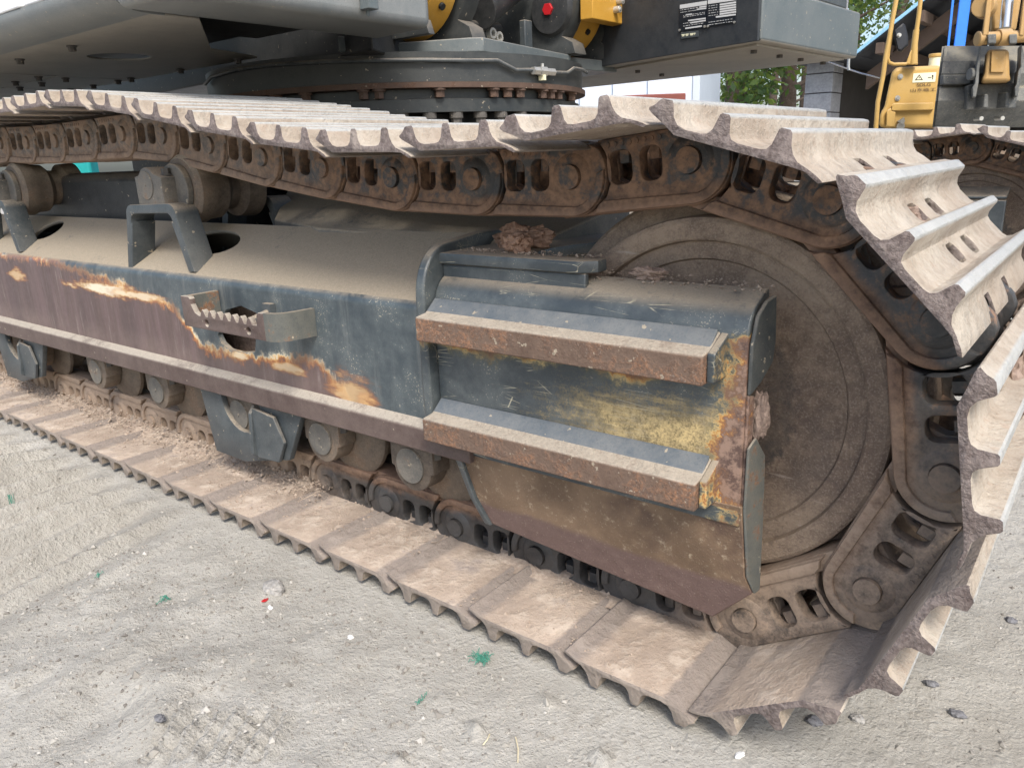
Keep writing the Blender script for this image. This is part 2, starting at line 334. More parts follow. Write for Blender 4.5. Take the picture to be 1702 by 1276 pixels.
def idler_material():
    m = NT('idler_cast_steel'); n1 = m.noise(6, 8, .65); n2 = m.noise(50, 9, .75); n3 = m.noise(300, 4, .65)
    col = m.mix(m.sm(m.add(m.mul(n1, .55), m.mul(n2, .45)), .38, .62), (.165, .120, .092), (.36, .275, .20))
    col = m.mix(m.mul(m.sm(m.noise(4, 5, .6), .50, .66), .6), col, (.13, .105, .095))
    sp = m.sm(n3, .50, .64); col = m.mix(m.mul(sp, .40), col, (.42, .345, .27)); n5 = m.noise(150, 5, .75); col = m.mix(m.mul(m.sm(n5, .50, .36), .18), col, (.085, .068, .062))
    mp = m.n('ShaderNodeMapping'); m.L(m.geo(), mp.inputs[0]); mp.inputs['Rotation'].default_value = (0, .75, 0); mp.inputs['Scale'].default_value = (.12, 1, 1.6)
    k = m.mul(m.sm(m.noise(55, 4, .5, mp.outputs[0]), .66, .70), m.sm(m.noise(5, 3, .5), .5, .6)); col = m.mix(m.mul(k, .7), col, (.42, .36, .30))
    nz = m.xyz(m.geo('Normal'))[2]; col = m.mix(m.mul(m.sm(nz, .3, .9), .35), col, (.27, .215, .155))
    Po = m.xyz(m.geo()); rr_ = m.math('SQRT', m.add(m.math('POWER', Po[0], 2.0), m.math('POWER', m.add(Po[2], -.45), 2.0)))
    hubp = m.sm(m.add(rr_, m.mul(m.add(n2, -.5), .10)), .158, .140); col = m.mix(m.mul(m.mul(hubp, .8), m.sm(n1, .35, .6)), col, (.045, .055, .062))
    return m.out(col, .68, 0.0, m.bump(m.add(n2, m.add(m.mul(n3, .8), n5)), .5, .005), .3)
MAT['idler'] = idler_material()

def soil_mat(name, a, b, sc=1.0, bump=.5):
    m = NT(name); n1 = m.noise(14*sc, 8, .7, m.obj()); n2 = m.noise(120*sc, 6, .7, m.obj())
    return m.out(m.mix(m.sm(m.add(m.mul(n1, .5), m.mul(n2, .5)), .35, .65), a, b), .95, 0, m.bump(m.add(n1, n2), bump, .006), .2)
MAT['clod'] = soil_mat('dry_red_clay', (.17, .095, .06), (.36, .235, .165))
MAT['crumb'] = soil_mat('pale_crumbs', (.27, .21, .165), (.47, .39, .315))
MAT['mud'] = soil_mat('dried_mud', (.19, .14, .115), (.36, .275, .225))

def ground_material():
    m = NT('dry_yard_soil'); n0 = m.noise(1.1, 5, .6); n1 = m.noise(6, 9, .68); n2 = m.noise(42, 9, .72); n3 = m.noise(260, 5, .7)
    col = m.mix(m.sm(m.add(m.mul(n0, .4), m.mul(n1, .6)), .36, .64), (.360, .343, .304), (.500, .484, .440))
    gr = m.sm(m.add(m.mul(n1, .55), m.mul(n2, .45)), .50, .62); col = m.mix(m.mul(gr, .5), col, (.285, .262, .222))
    col = m.mix(m.mul(m.sm(n3, .60, .72), .45), col, (.20, .18, .155)); col = m.mix(m.mul(m.sm(n3, .40, .30), .4), col, (.55, .52, .47))
    col = m.mix(m.mul(m.sm(m.xyz(m.geo())[0], .25, .8), .45), col, (.33, .28, .20)); v = m.vor(75); v2 = m.vor(170)
    h = m.add(m.mul(n2, .7), m.mul(n3, .35)); h = m.add(h, m.mul(m.sm(v, .5, .1), .16)); h = m.add(h, m.mul(m.sm(v2, .5, .1), .09))
    bp = m.bump(h, .75, .016); return m.out(col, .95, 0, m.bump(n1, .2, .03, bp), .15)
MAT['ground'] = ground_material()
def gravel_material():
    m = NT('yard_gravel'); r = m.geo('Random Per Island'); n = m.noise(150, 4, .6)
    c = m.ramp(r, [(0, (.15, .14, .125)), (.55, (.29, .275, .245)), (.93, (.44, .425, .385)), (1, (.52, .505, .47))])
    return m.out(m.mix(m.mul(n, .4), c, (.25, .225, .19)), .9, 0, None, .2)
MAT['gravel'] = gravel_material()

def block_material():
    m = NT('grey_block'); n1 = m.noise(4, 7, .65); n2 = m.noise(30, 7, .7)
    return m.out(m.mix(m.sm(m.add(m.mul(n1, .5), m.mul(n2, .5)), .35, .65), (.30, .31, .33), (.46, .47, .49)), .9, 0, m.bump(n2, .4, .01), .2)
MAT['block'] = block_material()
MAT['dark_wall'] = simple('old_render', (.065, .060, .055), .95, var=.3, sc=6)  # base colour lowered to stand in for the unlit shed interior
MAT['roof_in'] = simple('roof_sheet', (.05, .055, .065), .8, var=.3, sc=8)
MAT['timber'] = simple('old_timber', (.12, .085, .065), .9, var=.3, sc=8)
MAT['cabin'] = simple('white_blue_sheet', (.62, .70, .80), .5, var=.08, sc=3)
MAT['cabin_end'] = simple('cabin_end_sheet', (.50, .56, .62), .5, var=.15, sc=3)
MAT['redbrown'] = simple('red_oxide', (.20, .06, .045), .7)
def leaf_mat():
    m = NT('leaves'); r = m.geo('Random Per Island')
    c = m.ramp(r, [(0, (.022, .060, .028)), (.55, (.045, .10, .035)), (1, (.14, .20, .035))])
    m.out(c, .5, 0, None, .4)
    tr = m.n('ShaderNodeBsdfTranslucent'); m.put(tr.inputs[0], m.mix(.5, c, (.30, .38, .04)))
    mx = m.n('ShaderNodeMixShader'); mx.inputs[0].default_value = .45
    m.L(m.p.outputs[0], mx.inputs[1]); m.L(tr.outputs[0], mx.inputs[2]); m.L(mx.outputs[0], m.t.nodes['Material Output'].inputs[0])
    return m.m
MAT['leaf'] = leaf_mat()
MAT['bark'] = soil_mat('bark', (.06, .045, .035), (.14, .11, .09), .4)

# ------------------------------------------------------------------ object helpers
def link(o): COL.objects.link(o); return o
def tag(o, label=None, cat=None, group=None, kind=None):
    if label: o['label'] = label
    if cat: o['category'] = cat
    if group: o['group'] = group
    if kind: o['kind'] = kind
    return o
def empty(name, loc=(0, 0, 0)):
    o = bpy.data.objects.new(name, None); o.location = loc; o.empty_display_size = .1; return link(o)
def place(o, parent, loc=None, rot=None):
    if parent is not None: o.parent = parent
    if loc is not None: o.location = loc
    if rot is not None: o.rotation_euler = rot
    return o
def obj(name, me, mat, parent=None, bevel=0.0, smooth=True, seg=2, ang=35):
    o = bpy.data.objects.new(name, me); link(o)
    if mat is not None and not me.materials: me.materials.append(mat if not isinstance(mat, str) else MAT[mat])
    if bevel > 0:
        b = o.modifiers.new('bevel', 'BEVEL'); b.width = bevel; b.segments = seg; b.limit_method = 'ANGLE'; b.angle_limit = math.radians(30)
    if smooth:
        me.polygons.foreach_set('use_smooth', [True]*len(me.polygons))
        me.set_sharp_from_angle(angle=math.radians(ang))
    if parent is not None: o.parent = parent
    return o
def inv_parent(o, parent):      # child built in world space under a placed empty
    o.parent = parent; o.matrix_parent_inverse = Matrix.Translation(-Vector(parent.location)); return o
class B:
    def __init__(s): s.v = []; s.f = []
    def addm(s, v, f, M=None):
        n = len(s.v)
        for p in v: s.v.append(tuple(M @ Vector(p)) if M is not None else tuple(float(c) for c in p))
        s.f += [tuple(i+n for i in q) for q in f]; return s
    def box(s, lo, hi, M=None):
        x0, y0, z0 = lo; x1, y1, z1 = hi
        return s.addm([(x0, y0, z0), (x1, y0, z0), (x1, y1, z0), (x0, y1, z0), (x0, y0, z1), (x1, y0, z1), (x1, y1, z1), (x0, y1, z1)],
                      [(3, 2, 1, 0), (4, 5, 6, 7), (0, 1, 5, 4), (1, 2, 6, 5), (2, 3, 7, 6), (3, 0, 4, 7)], M)
    def prism(s, poly, d):          # poly: list of 3D points, d: extrusion vector
        n = len(poly); a = [tuple(p) for p in poly]; b = [tuple(np.array(p)+np.array(d)) for p in poly]
        nrm = np.zeros(3)
        for i in range(n): nrm += np.cross(np.array(a[i]), np.array(a[(i+1) % n]))
        fl = float(nrm @ np.array(d)) > 0
        f = [tuple(range(n-1, -1, -1)), tuple(range(n, 2*n))] + [(i, (i+1) % n, n+(i+1) % n, n+i) for i in range(n)]
        if not fl: f = [q[::-1] for q in f]
        return s.addm(a+b, f)
    def cyl(s, p0, p1, r, n=16, r1=None, cap=True):
        p0 = Vector(p0); p1 = Vector(p1); d = (p1-p0); r1 = r if r1 is None else r1
        q = d.to_track_quat('Z', 'Y'); v = []
        for p, rr in ((p0, r), (p1, r1)):
            for i in range(n):
                a = 2*PI*i/n; v.append(tuple(p + q @ Vector((rr*math.cos(a), rr*math.sin(a), 0))))
        f = [(i, (i+1) % n, n+(i+1) % n, n+i) for i in range(n)]
        if cap: f += [tuple(range(n-1, -1, -1)), tuple(range(n, 2*n))]
        return s.addm(v, f)
    def lathe(s, prof, n=48, M=None, closed=False):   # prof: (r, y) about the Y axis
        v = []; f = []; k = len(prof)
        for i in range(n):
            a = 2*PI*i/n
            for r, y in prof: v.append((r*math.cos(a), y, r*math.sin(a)))
        m = k if closed else k-1
        for i in range(n):
            j = (i+1) % n
            for t in range(m):
                t2 = (t+1) % k; f.append((i*k+t, i*k+t2, j*k+t2, j*k+t))
        return s.addm(v, f, M)
    def tube(s, pts, r, n=8):
        pts = [Vector(p) for p in pts]; v = []; f = []; up = None
        for i, p in enumerate(pts):
            d = (pts[min(i+1, len(pts)-1)]-pts[max(i-1, 0)]).normalized()
            if up is None: up = d.orthogonal().normalized()
            up = (up - d*up.dot(d)).normalized(); sd_ = d.cross(up)
            rr = r[i] if isinstance(r, (list, tuple)) else r
            for k in range(n):
                a = 2*PI*k/n; v.append(tuple(p + up*(rr*math.cos(a)) + sd_*(rr*math.sin(a))))
        for i in range(len(pts)-1):
            for k in range(n): f.append((i*n+k, i*n+(k+1) % n, (i+1)*n+(k+1) % n, (i+1)*n+k))
        f += [tuple(range(n-1, -1, -1)), tuple((len(pts)-1)*n+k for k in range(n))]
        return s.addm(v, f)
    def hexbolt(s, p, d, r, h):
        d = Vector(d).normalized(); p = Vector(p)
        s.cyl(p, p+d*h*.25, r*1.35, 14); return s.cyl(p+d*h*.25, p+d*h, r, 6)
    def mesh(s, name='m'):
        me = bpy.data.meshes.new(name); me.from_pydata(s.v, [], s.f); me.update(); me.validate()
        bm = bmesh.new(); bm.from_mesh(me); bmesh.ops.recalc_face_normals(bm, faces=bm.faces); bm.to_mesh(me); bm.free()
        return me
    def build(s, name, mat, parent=None, bevel=0.0, **kw): return obj(name, s.mesh(name), mat, parent, bevel, **kw)

def plate(outlines, thick, M, bevel=0.0, name='plate'):
    """flat plate with holes: outlines in local XY, thickness along local Z (centred), moved by M"""
    c = bpy.data.curves.new(name, 'CURVE'); c.dimensions = '2D'; c.fill_mode = 'BOTH'; c.extrude = thick/2-bevel; c.bevel_depth = bevel; c.bevel_resolution = 1; c.offset = -bevel
    for ol in outlines:
        sp = c.splines.new('POLY'); sp.points.add(len(ol)-1); sp.use_cyclic_u = True
        for p, q in zip(sp.points, ol): p.co = (q[0], q[1], 0, 1)
    o = bpy.data.objects.new(name, c); link(o); dg = bpy.context.evaluated_depsgraph_get(); dg.update()
    me = bpy.data.meshes.new_from_object(o.evaluated_get(dg)); bpy.data.objects.remove(o)
    me.transform(M)
    if M.determinant() < 0: me.flip_normals()
    bm = bmesh.new(); bm.from_mesh(me); bmesh.ops.remove_doubles(bm, verts=bm.verts, dist=1e-5); bmesh.ops.recalc_face_normals(bm, faces=bm.faces); bm.to_mesh(me); bm.free()
    me.materials.clear(); return me
XZ = Matrix(((1, 0, 0, 0), (0, 0, -1, 0), (0, 1, 0, 0), (0, 0, 0, 1)))      # local XY -> world XZ, normal -> -Y
def arc(cx, cy, r, a0, a1, n=10, ry=None):
    return [(cx+r*math.cos(math.radians(a0+(a1-a0)*i/n)), cy+(ry or r)*math.sin(math.radians(a0+(a1-a0)*i/n))) for i in range(n+1)]
def rrect(cx, cy, w, h, r, n=4):
    o = []
    for sx, sy, a in ((1, 1, 0), (-1, 1, 90), (-1, -1, 180), (1, -1, 270)): o += arc(cx+sx*(w/2-r), cy+sy*(h/2-r), r, a, a+90, n)
    return o
def joinmesh(mes, name):
    bm = bmesh.new()
    for me in mes: bm.from_mesh(me)
    me = bpy.data.meshes.new(name); bm.to_mesh(me); bm.free(); return me
def copy_tree(o, parent=None):
    c = o.copy(); COL.objects.link(c)
    if parent is not None: c.parent = parent
    for ch in list(o.children): copy_tree(ch, c)
    return c
def blob_mesh(name, rad, seed, sub=3, amp=.35, sq=(1, 1, 1), fr=2.2):
    bm = bmesh.new(); bmesh.ops.create_icosphere(bm, subdivisions=sub, radius=1.0)
    off = Vector((seed*3.1, seed*1.7, seed*.9))
    for v in bm.verts:
        n = mnoise.fractal(v.co*fr*.5+off, .8, 2.1, 5)*amp + mnoise.noise(v.co*fr*2.3+off)*amp*.35
        v.co = Vector((v.co.x*sq[0], v.co.y*sq[1], v.co.z*sq[2]))*rad*(1+n)
    me = bpy.data.meshes.new(name); bm.to_mesh(me); bm.free(); return me

# ------------------------------------------------------------------ ground
def fnoise(x, y, f, seed, oct_=4):
    """value noise on arrays"""
    out = np.zeros_like(x); amp = 1.0; tot = 0
    for o in range(oct_):
        xs = x*f*(2**o)+seed*17.3+o*5.1; ys = y*f*(2**o)+seed*9.1+o*3.7
        xi = np.floor(xs).astype(int); yi = np.floor(ys).astype(int); fx = xs-xi; fy = ys-yi
        fx = fx*fx*(3-2*fx); fy = fy*fy*(3-2*fy)
        def hsh(a, b):
            h = (a*374761393 + b*668265263 + seed*144665) & 0x7fffffff; h = (h ^ (h >> 13))*1274126177 & 0x7fffffff
            return (h & 0xffff)/65535.0
        v = (hsh(xi, yi)*(1-fx)+hsh(xi+1, yi)*fx)*(1-fy)+(hsh(xi, yi+1)*(1-fx)+hsh(xi+1, yi+1)*fx)*fy
        out += amp*(v-.5); tot += amp; amp *= .5
    return out/tot
def sstep(a, b, x):
    t = np.clip((x-a)/(b-a), 0, 1); return t*t*(3-2*t)
def ground_h(x, y):
    h = .016*fnoise(x, y, 1.6, 3, 3) + .010*fnoise(x, y, 7, 5, 4) + .006*fnoise(x, y, 30, 8, 3)
    # grouser prints left of the shoes, running away from the track
    u = x*.97 + y*.26 + .05*fnoise(x, y, 2.5, 11, 3)
    m = sstep(.0, -.05, y)*sstep(-1.05, -1.5, x + .25*y)*sstep(-1.3, -.7, y)
    q_ = (u/.125) % 1.0; saw = np.where(q_ < .72, q_/.72, (1-q_)/.28); h += m*(.052+.04*fnoise(x, y, 5, 17, 3))*(saw**1.4-.4)
    m1 = sstep(.02, -.1, y)*sstep(-.35, -.8, x)*sstep(-1.3, -.9, x)*(1-m)
    h += m1*.034*fnoise(x*.35+y*.6, y*.2-x, 9, 21, 3)
    # loose ridge of gravel
    h += .022*np.exp(-((y+.42+.18*(x+.7))/.13)**2)*sstep(-1.3, -.8, x)*sstep(.1, -.35, x)*(.6+fnoise(x, y, 9, 14, 3)*1.6)
    # shoe prints at the near right
    u2 = (x-.02)*.93 - (y+.12)*.38; v2 = (y+.12)*.93+(x-.02)*.38
    m2 = sstep(-.50, -.36, y)*sstep(.02, -.05, y)*sstep(-.30, -.15, x)*sstep(.45, .3, x)
    cell = np.minimum(np.abs(((u2/.15) % 1.0)-.5), np.abs(((v2/.13) % 1.0)-.5)*.9)
    h += m2*.022*(sstep(.055, .0, np.abs(cell-.43)*1.0)-.25)
    h = h*(1-.75*sstep(-.16, -.02, y)*sstep(.35, .2, x)) - .006*sstep(-.20, -.03, y)*sstep(.40, .25, x)
    # tyre bars in the foreground and a smooth swept strip
    ub = (x+.47)*.82+(y+.43)*.57; vb = -(x+.47)*.57+(y+.43)*.82
    mb = sstep(.11, .09, np.abs(ub))*sstep(.06, .045, np.abs(vb)); h += mb*.007*np.sign(np.sin(ub*2*np.pi/.028))
    h += -.010*np.exp(-((y+.62+.30*(x+.3))/.05)**2)*sstep(-1.0, -.7, x) + .006*np.exp(-((y+.54+.30*(x+.3))/.03)**2)*sstep(-1.0, -.7, x)
    # wheel and drag marks on the right, plus faint straight tyre print low in the middle
    m3 = sstep(.30, .55, x); h += m3*.020*fnoise(x*.4+y*.9, (y-x)*.25, 8, 31, 3)
    return h
def grid_mesh(name, x0, x1, y0, y1, d, sink=0.0):
    nx = int((x1-x0)/d)+1; ny = int((y1-y0)/d)+1
    X, Y = np.meshgrid(np.linspace(x0, x1, nx), np.linspace(y0, y1, ny)); Z = ground_h(X, Y)
    # under the machine and at the borders the sheet stays level
    e = sstep(x0, x0+.3, X)*sstep(x1, x1-.3, X)*sstep(y0, y0+.3, Y)*sstep(y1, y1-.3, Y); Z = Z*e
    under = sstep(-.03, .03, Y)*sstep(.30, .15, X); Z = np.where(Y > -.04, np.minimum(Z, -.003+.0*Z)*under+Z*(1-under), Z)
    V = np.stack([X, Y, Z], -1).reshape(-1, 3); idx = np.arange(nx*ny).reshape(ny, nx)
    Q = np.stack([idx[:-1, :-1], idx[:-1, 1:], idx[1:, 1:], idx[1:, :-1]], -1).reshape(-1, 4)
    return V, Q
gV, gQ = grid_mesh('g', -4.0, 2.6, -1.4, 1.6, .0085)
n0 = len(gV); bx = (-4.0, 2.6, -1.4, 1.6)
ring = [(-250, -250, 0), (250, -250, 0), (250, 250, 0), (-250, 250, 0)]
inner = [(bx[0], bx[2], 0), (bx[1], bx[2], 0), (bx[1], bx[3], 0), (bx[0], bx[3], 0)]
gV = np.concatenate([gV, np.array(ring, float), np.array(inner, float)])
faces = gQ.tolist()
a, b = n0, n0+4
faces += [(a, a+1, b+1, b), (a+1, a+2, b+2, b+1), (a+2, a+3, b+3, b+2), (a+3, a, b, b+3)]
gm = bpy.data.meshes.new('ground'); gm.from_pydata(gV.tolist(), [], faces); gm.update()
ground = obj('ground', gm, 'ground', smooth=True, ang=180); tag(ground, kind='structure')

def scatter(name, P, size, mat, parent=None, flat=.75):
    """many small irregular stones joined in one mesh"""
    base = np.array([(1, 0, 0), (-1, 0, 0), (0, 1, 0), (0, -1, 0), (0, 0, 1), (0, 0, -1)], float)
    fc = np.array([(0, 2, 4), (2, 1, 4), (1, 3, 4), (3, 0, 4), (2, 0, 5), (1, 2, 5), (3, 1, 5), (0, 3, 5)])
    n = len(P); V = base[None]*size[:, None, None]*rng.uniform(.55, 1.25, (n, 6, 1)) + rng.normal(0, .18, (n, 6, 3))*size[:, None, None]
    V[:, :, 2] *= flat; ang = rng.uniform(0, 2*PI, n); c, s_ = np.cos(ang)[:, None], np.sin(ang)[:, None]
    x = V[:, :, 0]*c - V[:, :, 1]*s_; y = V[:, :, 0]*s_ + V[:, :, 1]*c; V[:, :, 0] = x; V[:, :, 1] = y
    V += P[:, None, :]; Fq = (fc[None] + (np.arange(n)*6)[:, None, None]).reshape(-1, 3)
    me = bpy.data.meshes.new(name); me.from_pydata(V.reshape(-1, 3).tolist(), [], Fq.tolist()); me.update()
    o = obj(name, me, mat, parent, smooth=False); o['kind'] = 'stuff'; return o
# gravel
N = 46000
gx = rng.uniform(-3.6, 1.6, N); gy = rng.uniform(-1.15, .02, N)
dens = .30 + 1.9*np.exp(-((gy+.42+.18*(gx+.7))/.16)**2)*sstep(-1.6, -.9, gx)*sstep(.2, -.3, gx) + .45*(fnoise(gx, gy, 3, 40, 3) > .05) + .5*sstep(.35, .6, gx); dens = dens*(1-.75*sstep(-1.05, -1.5, gx+.25*gy)*sstep(-.9, -.5, gy))
k = rng.uniform(0, 1, N) < dens; gx, gy = gx[k], gy[k]
k = ~((gy > -.03) & (gx < .30)); gx, gy = gx[k], gy[k]
extra_x = rng.uniform(.35, 1.7, 2600); extra_y = rng.uniform(-.5, 1.5, 2600); gx = np.concatenate([gx, extra_x]); gy = np.concatenate([gy, extra_y])
gs = np.clip(rng.lognormal(-6.25, .52, len(gx)), .0009, .013)
scatter('gravel', np.stack([gx, gy, ground_h(gx, gy)*1.0 + gs*.15], -1), gs, 'gravel')

# ------------------------------------------------------------------ excavator: track chain
EX = empty('excavator', (0, 0, 0))
tag(EX, 'large grey tracked excavator with rust-worn undercarriage filling the foreground', 'excavator')

PR = [(0, 0), (150, 0), (168, -1), (181, -7), (187, -9.5), (191.5, -7), (184, -2.5), (170, 3), (157, 7), (149.5, 14), (145, 22), (141.5, 35), (138.5, 38.2), (128, 38.2), (125.2, 35.5), (122, 18), (117.5, 12), (110, 10.2), (82, 10), (74, 12), (69.5, 18), (65.5, 35.5), (62.8, 38.2), (54, 38.2), (51.3, 36), (47, 18), (42, 12), (34, 10), (12, 9.7), (1, 12.7), (-6, 20), (-11, 35.5), (-13.5, 38.6), (-27, 38), (-30, 36), (-35, 29.8), (-40, 26.3), (-43, 24.5), (-42, 21.5), (-37, 18), (-20, 10.5)]
PR = [(a/1000, b/1000) for a, b in PR]
def make_shoe_mesh():
    bb = B(); bb.prism([(s, 0.0, n) for s, n in PR], (0, .6, 0)); me = bb.mesh('track_shoe')
    o = bpy.data.objects.new('tmp', me); link(o)
    cb = B()
    for (s0, s1) in ((.010, .043), (.081, .112)):
        for yc in (.240, .345): cb.v, cb.f = cb.addm([], []).v, cb.f; cb.prism([(x_, y_, -.03) for x_, y_ in rrect((s0+s1)/2, yc, s1-s0, .048, .012, 3)], (0, 0, .06))
    for yc in (.225, .375): cb.box((.160, yc-.017, -.03), (.21, yc+.017, .03))
    co = bpy.data.objects.new('tmpc', cb.mesh('c')); link(co)
    m = o.modifiers.new('b', 'BOOLEAN'); m.object = co; m.operation = 'DIFFERENCE'; m.solver = 'EXACT'
    bv = o.modifiers.new('v', 'BEVEL'); bv.width = .0016; bv.segments = 2; bv.limit_method = 'ANGLE'; bv.angle_limit = math.radians(40)
    dg = bpy.context.evaluated_depsgraph_get(); dg.update(); r = bpy.data.meshes.new_from_object(o.evaluated_get(dg))
    bpy.data.objects.remove(o); bpy.data.objects.remove(co); r.name = 'track_shoe'; return r
shoe_me = make_shoe_mesh()
PITCH = .214
def make_link():
    p = PITCH
    outl = arc(0, 0, .074, 42, -62, 12) + [(p+.0, -.0665)] + arc(p, 0, .0665, -88, 40, 14) + [(p+.035, .050), (.056, .050)]
    w1 = rrect(.094, .004, .041, .052, .014); w2 = rrect(.148, .004, .037, .052, .014)
    inn = arc(0, 0, .050, 100, 215, 10) + [(-.042, -.062), (.10, -.065), (.10, -.028), (.068, -.012), (.068, .05), (.02, .05)]
    mes = []
    for sgn in (1, -1):
        def T(y): return Matrix.Translation((0, y, 0)) @ XZ
        ya = .211 if sgn == 1 else .389; yi = .238 if sgn == 1 else .362
        mes.append(plate([outl, w1, w2], .028, T(ya), .003)); mes.append(plate([inn], .026, T(yi), .002))
        rail = [(-.030, -.067), (p+.015, -.067), (p+.038, -.053), (p+.025, -.042), (.05, -.040), (-.03, -.044)]
        mes.append(plate([rail], .050, T(.232 if sgn == 1 else .368), .003))
    b = B()
    for y0, y1 in ((.1935, .1985), (.4015, .4065)):
        b.lathe([(.021, y0-.001 if y0 < .3 else y1+.001), (.030, y0-.001 if y0 < .3 else y1+.001), (.037, y0+.003 if y0 < .3 else y1-.003), (.042, y1+.001 if y0 < .3 else y0-.001)], 28, Matrix.Translation((p, 0, 0)))
    for sgn, yy in ((1, .1965), (-1, .4035)):
        lip = arc(p, 0, .0645, -88, 10, 10) + arc(p, 0, .049, 5, -80, 8) + [(.06, -.044), (.050, -.050), (.042, -.0635)]
        mes.append(plate([lip], .012, Matrix.Translation((0, yy, 0)) @ XZ, .004))
    # forged raised marks along the lower web
    for i in range(8): b.cyl((.075+i*.013, .1955, .040), (.075+i*.013, .199, .040), .0042, 7)
    mes.append(b.mesh())
    return joinmesh(mes, 'track_link')
link_me = make_link()
pb = B(); pb.cyl((PITCH, .186, 0), (PITCH, .414, 0), .0195, 24); pin_me = pb.mesh('pin')
def nut(xx, y):
    b = B(); b.cyl((xx, y, .010), (xx, y, .05), .0155, 6); return b.mesh('shoe_bolt')
NUTS = [nut(xx, y) for xx in (.094, .148) for y in (.226, .374)]
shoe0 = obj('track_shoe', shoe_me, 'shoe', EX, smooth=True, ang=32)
link0 = obj('track_link', link_me, 'link', EX, smooth=True, ang=32)
obj('pin', pin_me, 'link', link0)
for nm_ in NUTS: obj('shoe_bolt', nm_, 'link', link0, smooth=False)

def walk(curve, p0, n, step):
    """follow z(x) leftwards from p0 with equal chords"""
    out = [np.array(p0, float)]; xs = [c[0] for c in curve][::-1]; zs = [c[1] for c in curve][::-1]
    for _ in range(n):
        x = out[-1][0]-step
        for _ in range(6):
            z = float(np.interp(x, xs, zs)); d = math.hypot(x-out[-1][0], z-out[-1][1]); x = out[-1][0]-(out[-1][0]-x)*step/d
        out.append(np.array([x, float(np.interp(x, xs, zs))]))
    return out
R_, ZI, PH = .3746, .4498, -1.2885
wrap = [np.array([.104, .090]), np.array([.285, .206]), np.array([.367, .407]), np.array([.334, .619]), np.array([.185, .770]), np.array([-.019, .826])]
top = walk([(-.019, .826), (-.232, .804), (-.44, .803), (-.651, .808), (-.855, .829), (-1.072, .857), (-1.27, .889), (-1.475, .921), (-1.687, .937), (-1.9, .936), (-2.11, .934), (-2.32, .936), (-2.53, .945), (-2.75, .940), (-5, .92)], wrap[5], 19, .213)
low = [np.array([-.3261 + .216*(i-11), .0752]) for i in range(13)]
# clockwise pairs (A leading, B trailing): outward side lies to the left of A->B ... seen from the near side
pairs = []
for i in range(len(top)-1): pairs.append((top[i+1], top[i], 't', i))
for k in (5, 4, 3, 2, 1): pairs.append((wrap[k], wrap[k-1], 'w', k))
pairs.append((wrap[0], low[12], 'l', 11))
for i in range(12, -6, -1):
    a_ = np.array([-.3261 + .216*(i-11), .0752]); b_ = np.array([-.3261 + .216*(i-12), .0752]); pairs.append((a_, b_, 'l', i-1))
def orient(o, O, t, y):
    o.location = (float(O[0]), y, float(O[1])); o.rotation_euler = (0, -math.atan2(t[1], t[0]), 0)
first = True
far_pairs = []
for A, Bp, kind, idx in pairs:
    t = (Bp-A)/np.linalg.norm(Bp-A); nn = np.array([-t[1], t[0]])
    if kind == 'l':
        O = np.array([.0911 + .216*(idx-12) + .19, .0424])
        tt = np.array([-1.0, 0.0])
    else:
        off = .0506 + (.017*min(1, max(0, (-.75-A[0])/.45)) if kind == 't' else 0)
        O = A + t*.061 + nn*off; tt = t
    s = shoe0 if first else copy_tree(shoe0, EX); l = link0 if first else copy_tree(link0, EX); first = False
    jit = random.uniform(-.006, .006)
    orient(s, O, (tt[0]*math.cos(jit)-tt[1]*math.sin(jit), tt[0]*math.sin(jit)+tt[1]*math.cos(jit)), random.uniform(-.002, .002)); orient(l, A, t, 0.0)
    far_pairs.append((A, t, O, tt, kind, idx))
# the other track, where it shows behind the idler end
DY = 2.5
for A, t, O, tt, kind, idx in far_pairs:
    if kind == 'w' or (kind == 't' and idx < 5) or (kind == 'l' and idx > 8):
        s = copy_tree(shoe0, EX); l = copy_tree(link0, EX); orient(s, O-np.array([0, .02]), tt, DY); orient(l, A-np.array([0, .02]), t, DY)

# idler wheels
def idler(dy, parent):
    b = B(); RI = .2925
    prof = [(0.0, .205), (.075, .205), (.085, .232), (.13, .246), (.20, .243), (.224, .2405), (.227, .2350), (.231, .2345), (.2535, .2335), (.2565, .2225), (.260, .2205), (.284, .2205), (.2905, .2240), (RI, .232), (RI, .262), (.298, .264), (.326, .268), (.332, .274), (.332, .326), (.326, .332), (.298, .336), (RI, .338), (RI, .368), (.284, .3795), (.26, .3795), (.2555, .371), (.228, .370), (.20, .36), (.13, .354), (.085, .37), (0, .39)]
    b.lathe(prof, 128, Matrix.Translation((0, dy, ZI)))
    return b.build('idler_wheel', 'idler', parent, smooth=True, ang=28)
idler(0, EX); idler(DY, EX)

# ------------------------------------------------------------------ track frame
def prof_extr(name, prof, x0, x1, mat, parent, bevel=0.003, seg=2):
    b = B(); b.prism([(x0, y, z) for y, z in prof], (x1-x0, 0, 0)); return b.build(name, mat, parent, bevel, seg=seg)
TF = empty('track_frame', (0, 0, 0)); TF.parent = EX
ys = .115
bend = [(ys, .345), (ys, .563)] + [(ys+.022-.022*math.cos(a), .563+.022*math.sin(a)) for a in np.linspace(0, math.radians(58), 8)][1:]
yb, zb = bend[-1]
SL = math.radians(32); ridge = (.30, zb+(.30-yb)*math.tan(SL))
